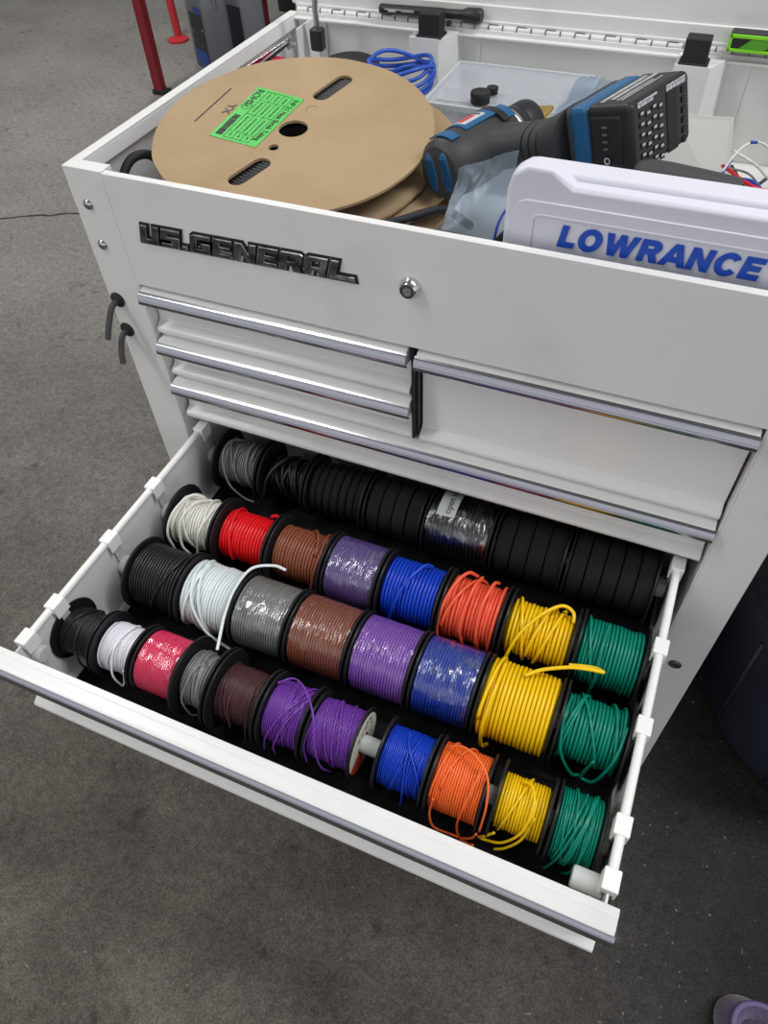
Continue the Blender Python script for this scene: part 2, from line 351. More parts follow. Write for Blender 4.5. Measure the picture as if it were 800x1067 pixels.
d = MB(); d.box(XL, XL+.002, -.382, YB, ZFL, ZR); d.box(XR-.002, XR, -.382, YB, ZFL, ZR); d.box(XL, XR, YB-.002, YB, ZFL, ZR-.03); d.box(XL, XR, -.382, YB, ZFL-.002, ZFL)
d.box(XL-.010, XL, -.345, YB, ZFL+.02, ZFL+.05); d.box(XR, XR+.010, -.345, YB, ZFL+.02, ZFL+.05)
d.build('drawer_box', WHITEIN, od)
d = MB(); d.box(XL+.016, XR-.006, -.380, YB-.004, ZFL+.0002, ZFL+.003)
d.build('liner', LINER, od)
for x in (XL+.001, XR-.001):
    d = MB(); d.tube([(x,-.362,ZR),(x,-.30,ZR+.0005),(x,-.1,ZR),(x,YB-.004,ZR)], .0046, 12); d.build('edge_trim', WPLA, od, smooth=40)
d = MB(); d.add([(.7350,-.407,-.352),(.7425,-.402,-.358),(.7350,-.394,-.354),(.7350,-.407,-.364),(.7410,-.402,-.365),(.7350,-.394,-.364)], [(0,1,2),(3,5,4),(0,3,4,1),(1,4,5,2),(2,5,3,0)])
d.build('latch_tab', GREYR, od)
# casters (mostly out of sight)
for x in (.06, .74):
    for y in (.07, .45):
        c_ = MB(); c_.box(x-.028,x+.028,y-.03,y+.03,-.883,-.880); c_.box(x-.024,x-.021,y-.02,y+.02,-.945,-.88); c_.box(x+.021,x+.024,y-.02,y+.02,-.945,-.88)
        cs = c_.build('caster', STEEL, cart)
        c_ = MB(); c_.lathe([(-.016,.0),(-.016,.036),(-.012,.040),(.012,.040),(.016,.036),(.016,0)], (x,y,-.9395), (1,0,0), 32); c_.build('wheel', BLACKR, cs, smooth=35)

# ------------------------------------------------------------------ rods and rod clips
ROWS = dict(F=(-.3076,-.412), G=(-.2053,-.412), H=(-.1088,-.412), B=(.0096,-.412))
rowword = dict(F='front row', G='second row', H='third row', B='back row')
for k, (y, z) in ROWS.items():
    r = MB(); r.tube([(XL+.006, y, z), (XR-.006, y, z)], .0098, 20)
    o = r.build('spool_rod', ROD, None, smooth=40)
    tag(o, {'F': 'milky white rod carrying the front row of small wire spools', 'G': 'white rod through the second row of large wire spools, from black to green',
            'H': 'white rod through the third row of spools, between white and green', 'B': 'white rod through the back row of black sleeve spools'}[k], 'rod', 'rods that carry the wire spools')
names = ['frontmost, with a tube stub', 'by the front spool row', 'by the second spool row', 'by the third spool row', 'rearmost, under the cabinet']
for side, x in (('left', XL+.001), ('right', XR-.001)):
    s = 1 if side == 'left' else -1
    for i, y in enumerate((-.3585, -.3090, -.2065, -.1110, .0060)):
        e = empty('rod_clip', (x, y, ZR+.006), 'white plastic clip on the %s drawer wall, %s' % (side, names[i]), 'clip', 'white clips along the drawer walls')
        c_ = MB(); c_.box(x-.0075, x+.0075, y-.0100, y+.0100, ZR-.006, ZR+.0060); c_.box(x-.0075, x-.0052, y-.0100, y+.0100, ZR-.015, ZR-.004); c_.box(x+.0052, x+.0075, y-.0100, y+.0100, ZR-.015, ZR-.004)
        c_.build('clip_body', WPLA, e, bevel=.0022, bseg=3)
        zc = -.412 if i else -.386
        yy = {1: -.3076, 2: -.2053, 3: -.1088, 4: .0096}.get(i, y)
        c_ = MB(); c_.box(x+s*.0022 if s > 0 else x-.0042, x+.0042 if s > 0 else x-.0022, yy-.006, yy+.006, zc+.008, ZR-.004); c_.build('strap', TPLA, e, bevel=.0006)
        c_ = MB(); c_.lathe([(0,.0102),(0,.0128),(.010 if i else .030,.0128),(.010,.0102),(0,.0102)] if i else [(0,0),(0,.0102),((.026 if s < 0 else .010),.0102),((.028 if s < 0 else .011),.0092),((.028 if s < 0 else .011),0)], (x+s*.0024, yy, zc), (s,0,0), 28)
        c_.build('rod_socket' if i else 'tube_stub', TPLA, e, smooth=35)

# ------------------------------------------------------------------ spools
def P(k, x, ang, r):
    y, z = ROWS[k]; a = math.radians(ang); return (x, y + r*math.cos(a), z + r*math.sin(a))

def winding(mb, k, x0, x1, rw, wd, rng, mess=.25, cross=2, bulge=0):
    y, z = ROWS[k]; pitch = wd*1.05; n = max(3, int((x1-x0)/pitch)); pitch = (x1-x0-wd)/max(1, n-1); S = 30
    jr = [rng.uniform(-mess, mess*.6)*wd for _ in range(n+1)]; jx = [rng.uniform(-mess, mess)*wd*.6 for _ in range(n+1)]; ph = [rng.uniform(0, 6.28) for _ in range(n+1)]
    pts = []
    for i in range((n-1)*S+1):
        t = i/S; q = int(t); fr = t-q; fr = fr*fr*(3-2*fr)
        r = rw-wd/2 + jr[q]*(1-fr) + jr[q+1]*fr; dx = (jx[q]*(1-fr) + jx[q+1]*fr)*math.sin(2*PI*t + ph[q]*.0 + 1.3)
        r += bulge*math.sin(PI*t/max(1,n-1))
        a = 2*PI*t - 1.2; pts.append((x0+wd/2+t*pitch+dx, y+r*math.cos(a), z+r*math.sin(a)))
    mb.tube(pts, wd*.5, 6)
    # layer below, wound the other way
    pts = []; r = rw - wd*1.25
    for i in range((n-1)*24+1):
        t = i/24; a = -2*PI*t; pts.append((x0+wd/2+t*pitch, y+r*math.cos(a), z+r*math.sin(a)))
    mb.tube(pts, wd*.5, 5)
    for c in range(cross):
        xa = rng.uniform(x0+wd, x1-wd); xb = min(max(xa + rng.choice((-1,1))*rng.uniform(.2,.6)*(x1-x0), x0+wd), x1-wd); a0 = rng.uniform(-40, 90); a1 = a0+rng.uniform(150, 240)
        pts = [P(k, xa+(xb-xa)*(u*u*(3-2*u)), a0+(a1-a0)*u, rw+wd*(.42 if 0 < u < 1 else -.2)) for u in np.linspace(0, 1, 22)]
        mb.tube(pts, wd*.5, 6)

FL = mat('spool_black', (.012,.012,.0135), .42, spec=.35, bump=(250,.12,.0004))
rng0 = random.Random(5)
def spool(k, x0, x1, R0, rw, wd, colour, label, mess=.25, cross=2, wrap=None, tails=(), R1=None, sleeve=False, bulge=0, sticker=False, flm=FL):
    y, z = ROWS[k]; rng = random.Random(int(x0*1e4)+ord(k)); R1 = R1 or R0
    e = empty('wire_spool' if not sleeve else 'sleeve_spool', (x0/2+x1/2, y, z-max(R0, R1)), label, 'spool', 'wire spools on the rods in the drawer')
    for xf, s, R in ((x0, 1, R0), (x1, -1, R1)):
        f_ = MB(); t = .0019
        f_.lathe([(0,.0112),(0,.020),(s*.0005,.0215),(s*.0005,R-.0035),(-s*.0003,R-.003),(-s*.0003,R-.0006),(s*.0006,R),(s*(t+.0004),R-.0005),(s*(t+.0006),R-.0028),(s*t,R-.0036),(s*t,.0112),(0,.0112)], (xf,y,z), (1,0,0), 64)
        fo = f_.build('flange', flm, e, smooth=35)
        if sticker and s < 0:
            q = MB(); q.m = 0; rs = R-.005
            q.lathe([(.0003,.0125),(.0009,.0125),(.0009,rs),(.0003,rs),(.0003,.0125)], (xf,y,z), (1,0,0), 64)
            st = q.build('paper_label', mat('label_cream', (.74,.70,.60), .6), fo, smooth=35, label='cream and red printed paper label')
            q = MB(); aa = np.linspace(math.radians(186), math.radians(252), 16)
            ring = [(xf+.0011, y+rs*math.cos(a), z+rs*math.sin(a)) for a in aa]; cen = [(xf+.0011, y+.0135*math.cos(a), z+.0135*math.sin(a)) for a in (aa[-1], aa[0])]
            q.add(ring+cen, [tuple(range(len(ring)+2))]); q.build('label_print', mat('label_red', (.70,.06,.02), .6), st)
            q = MB()
            for a, r_, w_, h_ in ((60,.027,.005,.0016),(66,.022,.006,.0018),(40,.028,.004,.003),(200,.028,.0035,.0015),(214,.026,.004,.0015),(228,.028,.003,.0015),(90,.02,.004,.0022),(110,.024,.005,.0014),(20,.024,.005,.0014)):
                a_ = math.radians(a); c0 = (xf+.0012, y+r_*math.cos(a_), z+r_*math.sin(a_)); q.obox(c0, (1,0,0), (0,math.cos(a_),math.sin(a_)), (0,-math.sin(a_),math.cos(a_)), .0002, h_/2, w_/2)
            q.build('label_marks', mat('label_ink', (.12,.10,.09), .6), st)
    h_ = MB(); h_.lathe([(x0-x0+.001,.0112),(.001,rw-wd*2.2),(x1-x0-.001,rw-wd*2.2),(x1-x0-.001,.0112),(.001,.0112)], (x0,y,z), (1,0,0), 40)
    h_.build('hub', flm, e, smooth=35)
    wm = MB()
    if not sleeve:
        wm.lathe([(.0022,.012),(.0022,rw-wd*1.5),(x1-x0-.0022,rw-wd*1.5),(x1-x0-.0022,.012)], (x0,y,z), (1,0,0), 40)
        winding(wm, k, x0+.0022, x1-.0022, rw, wd, rng, mess, cross, bulge)
        wo = wm.build('wire_winding', W[colour], e, smooth=True)
    else:
        # flat braided sleeve wound edge to edge
        a0 = x0+.0024; n = max(1, round((x1-x0-.005)/sleeve)); bw = (x1-x0-.005)/n; prof = []
        for i in range(n):
            xa = a0+i*bw-x0; rr = rw + rng.uniform(-.0016, .0012)
            prof += [(xa+.0002, rr-.0035), (xa+.0012, rr-.0004), (xa+bw*.3, rr+.0002), (xa+bw*.7, rr), (xa+bw-.0012, rr-.0006), (xa+bw-.0002, rr-.0035)]
        wm.lathe(prof, (x0,y,z), (1,0.012,0), 56); wo = wm.build('braided_sleeve', SLEEVE, e, smooth=60)
    for tl in tails:
        tm = MB(); tm.tube(spline([P(k, *q) if len(q) == 3 and q[0] < 1.5 and abs(q[1]) > 1.5 else q for q in tl], 9), wd*.5, 8); tm.build('loose_wire', W[colour], e, smooth=True)
    if wrap:
        wr = MB(); S = 72; n = 26; rings = []
        for i in range(n):
            u = i/(n-1); xx = x0+.0035+(x1-x0-.007)*u; rr = []
            for j in range(S):
                a = 2*PI*j/S; nz = noise.noise(Vector((xx*60, math.cos(a)*3, math.sin(a)*3+x0*50)))
                r_ = rw + .0008 + .0011*abs(nz) + (.0005 if 0 < i < n-1 else -.0005); rr.append((xx, y+r_*math.cos(a), z+r_*math.sin(a)))
            rings.append(rr)
        wr.loft(rings, False); wr.build('plastic_wrap', FILMH if wrap == 2 else FILM, e, smooth=True, label='clear crinkled plastic wrap')
    return e

# front row
spool('F', .0775, .1300, .0385, .0285, .0024, 'black', 'small spool of black wire, leftmost of the front row', tails=[[(.104,95,.0295),(.107,140,.031),(.111,185,.034),(.112,215,.040),(.110,228,.045)]])
spool('F', .1340, .1850, .0395, .0285, .0024, 'white', 'small spool of white wire between the black and the pink spool', mess=.5, cross=4, tails=[[(.160,60,.029),(.160,120,.0325),(.163,170,.036),(.168,205,.040),(.172,200,.036),(.176,160,.031)]])
spool('F', .1890, .2435, .0385, .0355, .0022, 'pink', 'small spool of pinkish red wire under clear plastic wrap', wrap=1, cross=0, mess=.1)
spool('F', .2470, .2885, .0470, .0310, .0022, 'grey', 'small spool of loose grey wire between the pink and the dark brown spool', mess=.7, cross=7, tails=[[(.268,70,.033),(.262,110,.035),(.258,160,.036),(.262,205,.040),(.268,215,.040)]])
spool('F', .2920, .3490, .0465, .0315, .0020, 'dbrown', 'small spool of dark brown wire in the front row', mess=.25, cross=2, R1=.0425, tails=[[(.335,60,.032),(.337,110,.034),(.338,160,.034),(.336,200,.040),(.330,222,.050)], [(.312,80,.032),(.314,140,.034),(.318,190,.038)]])
spool('F', .3525, .4030, .0415, .0335, .0021, 'purple', 'small spool of tangled purple wire, left one of the two dark purple spools', mess=.5, cross=7,
      tails=[[(.357,70,.039),(.372,60,.046),(.392,75,.050),(.412,100,.049),(.424,140,.044),(.431,180,.040),(.438,210,.040)], [(.395,60,.035),(.380,110,.038),(.366,160,.038),(.360,205,.044)], [(.398,70,.035),(.386,120,.038),(.376,170,.040),(.373,208,.045)]])
spool('F', .4065, .4610, .0390, .0325, .0021, 'purple', 'small spool of purple wire with a cream and red label on its flange', mess=.35, cross=4, sticker=True, tails=[[(.410,100,.034),(.409,150,.036),(.412,195,.039)]])
spool('F', .4865, .5400, .0392, .0315, .0021, 'blue', 'small spool of bright blue wire in the front row', mess=.3, cross=4, tails=[[(.514,75,.033),(.516,110,.035),(.520,160,.034),(.520,200,.040),(.517,220,.047)], [(.509,60,.036),(.515,90,.036),(.530,125,.034),(.537,150,.033)]])
spool('F', .5435, .6000, .0400, .0345, .0024, 'orange', 'small spool of orange wire with long loops hanging off both sides', mess=.25, cross=2,
      tails=[[(.552,65,.040),(.566,70,.050),(.584,80,.052),(.598,95,.046),(.604,125,.042),(.604,175,.040)], [(.553,150,.037),(.552,190,.040),(.558,215,.052),(.574,226,.057),(.588,222,.054),(.598,205,.046),(.602,180,.042)],
             [(.590,80,.043),(.587,110,.040),(.583,150,.038),(.581,195,.040),(.586,220,.054),(.594,226,.059),(.601,215,.054)]])
spool('F', .6095, .6625, .0393, .0275, .0028, 'yellow', 'small spool of yellow wire in the front row, its loose loop hanging in front', mess=.2, cross=1,
      tails=[[(.630,60,.030),(.640,75,.036),(.646,105,.036),(.642,150,.034),(.628,195,.038),(.612,215,.044),(.604,212,.043),(.608,195,.040),(.618,180,.034)], [(.650,120,.030),(.644,170,.032),(.632,205,.042),(.622,218,.050)]])
spool('F', .6660, .7130, .0400, .0345, .0024, 'green', 'small spool of green wire, rightmost of the front row', mess=.6, cross=8, tails=[[(.694,70,.037),(.688,110,.040),(.680,160,.038),(.674,210,.044),(.672,228,.052)], [(.700,100,.037),(.698,160,.038),(.694,210,.042),(.690,232,.052)]])
# second row, the largest
spool('G', .1100, .1815, .0470, .0400, .0034, 'black', 'large spool of black wire, leftmost of the second row', mess=.2, cross=1)
spool('G', .1850, .2560, .0470, .0405, .0036, 'ice', 'large white wire spool, its free end looped over the wrapped grey spool', mess=.25, cross=3,
      tails=[[(.300,-.165,-.3645),(.2847,-.1668,-.3610),(.2635,-.182,-.3585),(.2610,-.216,-.3565),(.2665,-.247,-.3590),(.2745,-.2735,-.3640),(.2795,-.288,-.3660)], [(.196,65,.043),(.200,100,.044),(.210,140,.044),(.228,180,.046),(.246,205,.050),(.260,214,.054),(.275,210,.054)]])
spool('G', .2595, .3300, .0470, .0430, .0030, 'grey', 'large spool of grey wire under crinkled clear plastic wrap', mess=.1, cross=0, wrap=2)
spool('G', .3335, .4085, .0470, .0435, .0032, 'brown', 'large spool of brown wire under clear wrap in the second row', mess=.1, cross=0, wrap=1)
spool('G', .4120, .4840, .0472, .0438, .0030, 'violet', 'large spool of light purple wire under clear wrap in the second row', mess=.15, cross=0, wrap=1)
spool('G', .4875, .5570, .0472, .0440, .0030, 'dblue', 'large spool of blue wire under crinkled clear wrap beside the yellow spool', mess=.15, cross=0, wrap=2)
spool('G', .5605, .6425, .0468, .0435, .0042, 'yellow', 'large spool of yellow wire, its free end pointing at the green spools', mess=.15, cross=1,
      tails=[[(.600,-.192,-.3660),(.615,-.180,-.3640),(.640,-.168,-.3620),(.660,-.163,-.3610),(.676,-.160,-.3620)], [(.640,-.158,-.3740),(.655,-.156,-.3700),(.668,-.156,-.3660),(.676,-.160,-.3625)], [(.577,60,.047),(.576,110,.049),(.574,160,.048),(.576,205,.052),(.582,215,.050)]])
spool('G', .6460, .7165, .0470, .0340, .0036, 'green', 'large spool of green wire, rightmost of the second row', mess=.3, cross=5, tails=[[(.652,65,.038),(.650,110,.040),(.656,160,.040),(.672,205,.046),(.682,212,.046)], [(.712,90,.038),(.708,140,.042),(.698,190,.046),(.688,208,.048),(.684,204,.044),(.690,160,.038)]])
# third row
spool('H', .1045, .1725, .0455, .0330, .0034, 'cream', 'spool of off-white wire, leftmost of the third row, loops hanging loose', mess=.5, cross=6, tails=[[(.138,60,.036),(.124,80,.043),(.115,120,.044),(.112,160,.044),(.115,205,.047)], [(.148,60,.036),(.136,90,.041),(.128,130,.042),(.130,180,.042),(.138,210,.046)], [(.160,80,.036),(.156,140,.040),(.150,200,.044)]])
spool('H', .1760, .2510, .0455, .0325, .0042, 'red', 'spool of bright red wire in the third row', mess=.12, cross=1, tails=[[(.232,45,.036),(.240,50,.040),(.247,58,.039),(.249,70,.035)]])
spool('H', .2545, .3295, .0455, .0340, .0038, 'brown', 'spool of unwrapped brown wire in the third row', mess=.3, cross=2, tails=[[(.322,70,.036),(.322,130,.038),(.318,190,.042),(.312,215,.050)]])
spool('H', .3330, .4015, .0452, .0420, .0026, 'lilac', 'spool of greyish purple wire under clear wrap in the third row', mess=.1, cross=0, wrap=2)
spool('H', .4050, .4800, .0450, .0375, .0042, 'blue', 'spool of vivid blue wire in the third row, one strand crossing over', mess=.15, cross=0, tails=[[(.458,60,.041),(.450,75,.046),(.438,110,.045),(.430,150,.042),(.425,190,.042),(.424,215,.044)]])
spool('H', .4835, .5550, .0448, .0375, .0042, 'salmon', 'spool of salmon orange wire with loose loops in the third row', mess=.4, cross=2, tails=[[(.512,50,.044),(.502,65,.050),(.493,90,.047),(.487,130,.042),(.486,180,.042),(.494,208,.046),(.506,205,.044)], [(.538,50,.044),(.534,70,.047),(.530,110,.042),(.532,160,.040),(.536,200,.040)], [(.518,55,.046),(.514,90,.044),(.512,150,.041),(.518,200,.043)]])
spool('H', .5590, .6380, .0440, .0325, .0042, 'yellow', 'spool of yellow wire in the third row, a strand slung across it', mess=.3, cross=3, tails=[[(.632,80,.035),(.628,65,.042),(.614,70,.048),(.596,95,.046),(.580,130,.042),(.572,170,.044),(.570,200,.052)]])
spool('H', .6415, .7150, .0455, .0375, .0038, 'green', 'spool of green wire, rightmost of the third row', mess=.3, cross=1, tails=[[(.670,60,.040),(.668,110,.043),(.670,160,.042),(.668,205,.048)]])
# back row
spool('B', .1035, .1725, .0440, .0305, .0030, 'dgrey', 'spool of slate grey wire, leftmost of the back row', mess=.4, cross=5, tails=[[(.128,60,.033),(.118,90,.038),(.118,130,.040),(.130,180,.042),(.148,210,.048),(.166,215,.050)]])
spool('B', .1770, .2450, .0435, .0250, .0050, 'black', 'spool of loose black sleeving behind the red spool', mess=.6, cross=6, tails=[[(.215,50,.030),(.205,90,.034),(.190,140,.034),(.184,190,.040),(.176,215,.050)]])
spool('B', .2490, .3320, .0440, .0370, .003, 'black', 'black braided sleeve spool behind the brown wire spool, narrow turns', sleeve=.0115)
spool('B', .3360, .4150, .0440, .0400, .003, 'black', 'black braided sleeve spool just left of the one with the printed label', sleeve=.020)
e = spool('B', .4190, .5080, .0460, .0430, .0045, 'black', 'spool of black sleeving in shiny wrap with a printed paper label', mess=.3, cross=0, wrap=2)
q = MB(); y_, z_ = ROWS['B']; rr = .0455
aa = np.radians(np.linspace(66, 118, 12)); q.loft([[(.4330, y_+rr*math.cos(a), z_+rr*math.sin(a)) for a in aa], [(.4570, y_+rr*math.cos(a), z_+rr*math.sin(a)) for a in aa], [(.4570, y_+(rr+.0004)*math.cos(a), z_+(rr+.0004)*math.sin(a)) for a in aa], [(.4330, y_+(rr+.0004)*math.cos(a), z_+(rr+.0004)*math.sin(a)) for a in aa]], False, False)
lb = q.build('paper_label', mat('label_white', (.62,.66,.66), .5), e, smooth=60)
tm = curve_mesh(None, .0001, text='open he', size=.0125)
vs = []
for (tx, ty, tz) in tm.v:
    a = math.radians(114) - tx/(rr+.0006)*1.0; r_ = rr+.0007+tz
    vs.append((.4500-ty, y_+r_*math.cos(a), z_+r_*math.sin(a)))
tm.v = [v for v in vs]; tm.build('label_text', mat('ink_black', (.01,.01,.01), .5), lb)
spool('B', .5120, .6010, .0465, .0430, .003, 'black', 'wide black braided sleeve spool just right of the one with the printed label', sleeve=.0205)
spool('B', .6050, .7080, .0490, .0450, .003, 'black', 'widest spool of black braided sleeve, at the right end of the back row', sleeve=.0200)

# ------------------------------------------------------------------ cardboard reels
CARD = mat('cardboard', (.39,.28,.165), .8, spec=.2, bump=(120,.3,.001), var=(18,(.35,.248,.142),.3,.6))
CARDE = mat('cardboard_edge', (.24,.155,.075), .85, spec=.1, bump=(500,.8,.002))
INK = mat('black_ink', (.015,.015,.015), .6)
TUBING = mat('black_tubing', (.02,.02,.022), .4)
nrm = Vector((.040,-.121,.992)).normalized(); ex = (Vector((1,0,0)) - nrm*nrm.x).normalized(); ey = nrm.cross(ex)
def disc_outline(R, seed, amp=.0012, n=120):
    return [((R+amp*noise.noise(Vector((math.cos(a)*4+seed, math.sin(a)*4, 0))) + amp*.7*noise.noise(Vector((math.cos(a)*14+seed, math.sin(a)*14, 3))))*math.cos(a), (R+amp*noise.noise(Vector((math.cos(a)*4+seed, math.sin(a)*4, 0))))*math.sin(a)) for a in np.linspace(0, 2*PI, n, endpoint=False)]
def circle(x, y, r, n=32): return [(x+r*math.cos(a), y+r*math.sin(a)) for a in np.linspace(0, 2*PI, n, endpoint=False)]
def slot(a, b, r, n=10):
    a, b = np.array(a), np.array(b); d = (b-a)/np.linalg.norm(b-a); t = math.atan2(d[1], d[0]); out = []
    for i in range(n+1): q = t+PI/2+PI*i/n; out.append((a[0]+r*math.cos(q), a[1]+r*math.sin(q)))
    for i in range(n+1): q = t-PI/2+PI*i/n; out.append((b[0]+r*math.cos(q), b[1]+r*math.sin(q)))
    return out
holes = [circle(0,0,.0165), circle(-.0042,-.0394,.0058,20), slot((-.0135,-.1035),(-.003,-.071),.0105), slot((.0008,.0725),(.011,.111),.0105)]
def reel(center, R, seed, label, gap, rot=0, shown=True):
    Z = nrm
    X = ex*math.cos(rot)+ey*math.sin(rot); Y = Z.cross(X)
    M = Matrix(((X[0],Y[0],Z[0],center[0]),(X[1],Y[1],Z[1],center[1]),(X[2],Y[2],Z[2],center[2]),(0,0,0,1)))
    e = empty('cardboard_reel', tuple(Vector(center)-Z*(gap+.004)), label, 'reel', 'cardboard reels in the top compartment')
    top = curve_mesh([disc_outline(R, seed)]+holes, .0015, mat4=M @ Matrix.Translation((0,0,-.0015))).build('top_flange', CARD, e)
    curve_mesh([disc_outline(R, seed+7)]+[circle(0,0,.0165)], .0015, mat4=M @ Matrix.Translation((.004,-.002,-gap-.0018))).build('bottom_flange', CARD, e)
    core = MB(); prof = [(-gap+.0002,.022)]; r = .125
    n = 7
    prof += [(-gap+.0002, .12)]
    for i in range(n*4+1): t = i/(n*4); prof.append((-gap+.0005+(gap-.0045)*t, .1235+.0022*abs(math.sin(t*n*PI))))
    k = 16
    for i in range(k*4+1): t = i/(k*4); prof.append((-.0042-.0030*(1-abs(math.sin(t*k*PI))), .1235-(.1235-.050)*t))
    prof += [(-.010,.048),(-.010,.022),(-gap+.0002,.022)]
    core.lathe(prof, center, tuple(Z), 72); core.build('tubing_coil', TUBING, e, smooth=50)
    return e, M, top
r1, M1, top1 = reel((.1951,.1567,0), .1563, 1.0, 'large round cardboard reel of black tubing with a bright green label', .026)
reel((.222,.176,-.034), .157, 5.0, 'cardboard reel lying under the one with the green label', .022, .5)
# printed and stuck things on the top reel
lbm = MB(); lc = [(-.0779,.0661),(-.0145,.0575),(-.0229,-.0465),(-.0838,-.0411)]
lbm.add([M1 @ Vector((x,y,.0003)) for x, y in lc] + [M1 @ Vector((x,y,.0006)) for x, y in lc], [(0,1,2,3),(7,6,5,4),(0,4,5,1),(1,5,6,2),(2,6,7,3),(3,7,4,0)])
glab = lbm.build('green_label', mat('label_green', (.03,.47,.04), .5), top1, label='bright green printed label')
def lab(u, v):   # u: 0..1 along reading direction (top of reel to bottom), v: 0 bottom (outer) .. 1 top (towards hole)
    a = Vector(lc[0])*(1-v)+Vector(lc[1])*v; b_ = Vector(lc[3])*(1-v)+Vector(lc[2])*v; return a*(1-u)+b_*u
ink = MB()
def text_on(body, u, v, size, z=.0008, stretch=1.0, off=0):
    o = lab(u, v); d = (lab(min(1,u+.1), v)-o).normalized(); up = Vector((-d.y, d.x))
    if up.dot(lab(u, min(1,v+.1))-o) < 0: up = -up
    tm = curve_mesh(None, .00008, text=body, size=size, offset=off)
    tm.v = [tuple(M1 @ Vector((*(o + d*x*stretch + up*y), z+w))) for x, y, w in tm.v]; ink.add(tm.v, tm.f)
text_on('1HF 2:1 Heat Shrink Tubing', .045, .845, .0092, stretch=.86, off=.00015)
text_on('ROHS', .04, .045, .0125, stretch=1.02, off=.0002)
text_on('R', .352, .065, .0085)
def seg(p, q_, w=.0006, z=.0008):
    p, q_ = lab(*p), lab(*q_); d = (q_-p).normalized(); n_ = Vector((-d.y, d.x))*w/2
    ink.add([M1 @ Vector((*(p+n_),z)), M1 @ Vector((*(p-n_),z)), M1 @ Vector((*(q_-n_),z)), M1 @ Vector((*(q_+n_),z))], [(0,1,2,3)])
for v in (.26,.44,.62,.80): seg((.04,v),(.96,v))
for v in (.26,): pass
for u in (.04,.22,.50,.84,.96): seg((u,.26),(u,.80))
ccx = lab(.375,.13)
for i in range(24):
    a, b2 = 2*PI*i/24, 2*PI*(i+1)/24; r_ = .0062
    p, q_ = ccx+Vector((math.cos(a),math.sin(a)))*r_, ccx+Vector((math.cos(b2),math.sin(b2)))*r_; d = (q_-p).normalized(); n_ = Vector((-d.y,d.x))*.0004
    ink.add([M1 @ Vector((*(p+n_),.0008)), M1 @ Vector((*(p-n_),.0008)), M1 @ Vector((*(q_-n_),.0008)), M1 @ Vector((*(q_+n_),.0008))], [(0,1,2,3)])
rg = random.Random(3)
for (ua, ub) in ((.06,.20),(.24,.48),(.53,.82),(.86,.94)):      # small print in the table cells
    for v in (.35,.53,.71):
        u = ua+.015
        while u < ub-.02: w_ = rg.uniform(.008,.028); seg((u,v),(min(u+w_,ub-.01),v),.0022); u += w_+.010
u = .56
while u < .95: w_ = rg.choice((.0006,.0011,.0016)); seg((u,.07),(u,.205),w_); u += .012
for u0 in (.84,.865,.89,.915): seg((u0,.08),(u0,.20),.0013)
ink.build('label_print', INK, glab)
ink = MB(); tm = curve_mesh(None, .0001, text='YX', size=.0155, offset=.0002); 
tm.v = [tuple(M1 @ Vector((-.0935+y*.9, .0235-x, .0004+w))) for x, y, w in tm.v]; ink.add(tm.v, tm.f); ink.build('printed_letters', mat('faded_ink', (.05,.05,.055), .6), top1); ink = MB()
a, b2 = Vector((-.114,-.0215)), Vector((-.1088,.0541)); n_ = Vector(((b2-a).y, -(b2-a).x)).normalized()*.0009
ink.add([M1 @ Vector((*(a+n_),.0004)), M1 @ Vector((*(a-n_),.0004)), M1 @ Vector((*(b2-n_),.0004)), M1 @ Vector((*(b2+n_),.0004))], [(0,1,2,3)]); ink.build('marker_line', INK, top1); ink = MB()
for i in range(9):
    a_, b_ = math.radians(30+i*24), math.radians(54+i*24); ink2 = [(.0029+r_*math.cos(q), .0418+r_*math.sin(q)) for q in (a_, b_) for r_ in (.0068,.0072)]
    ink.add([M1 @ Vector((*p,.0003)) for p in (ink2[0],ink2[1],ink2[3],ink2[2])], [(0,1,2,3)])
ink.build('knockout_outline', mat('cut_line', (.16,.10,.05), .8), top1)

# ------------------------------------------------------------------ cordless drill
pos = Vector((.403,.1965,-.008)); SC = .75
Bv = Vector((.402,.914,.058)).normalized(); Hv = Vector((.869,-.401,.289)); Hv = (Hv-Bv*Hv.dot(Bv)).normalized(); Sv = Hv.cross(Bv); 
if Sv.z < 0: Sv = -Sv
drill = empty('cordless_drill', tuple(pos-Sv*.026), 'blue and black cordless drill lying on its side with a brass step bit', 'drill')
def L3(b_, h, s): return tuple(pos + (Bv*b_ + Hv*h + Sv*s)*SC)
def ering(b_, h, s, rb, rs, axis, n=28, pw=2.0):
    """ring around the axis: 'b' -> ring in (h,s); 'h' -> ring in (b,s); superellipse"""
    out = []
    for a in np.linspace(0, 2*PI, n, endpoint=False):
        c, si = math.cos(a), math.sin(a); c = math.copysign(abs(c)**(2/pw), c); si = math.copysign(abs(si)**(2/pw), si)
        out.append(L3(b_, h+rb*c, s+rs*si) if axis == 'b' else L3(b_+rb*c, h, s+rs*si))
    return out
DK = mat('drill_grey', (.035,.036,.038), .55, bump=(400,.3,.0006)); BL = mat('drill_blue', (.012,.10,.24), .4); BLD = mat('drill_dark_blue', (.01,.05,.13), .5)
BK = mat('drill_black', (.014,.014,.016), .45, bump=(500,.2,.0005)); SIL = mat('print_silver', (.55,.55,.56), .4)
KB = 1.30
m = MB(); m.loft([ering(b_,0,0,r,r2,'b') for b_, r, r2 in [(b__, r__*KB, r2__*KB) for b__, r__, r2__ in ((-.092,.020,.020),(-.091,.026,.026),(-.083,.0315,.0315),(-.055,.034,.033),(-.03,.034,.034),(-.005,.0335,.033),(.02,.032,.031),(.040,.029,.028),(.047,.0265,.026))]])
body = m.build('motor_housing', DK, drill, smooth=40)
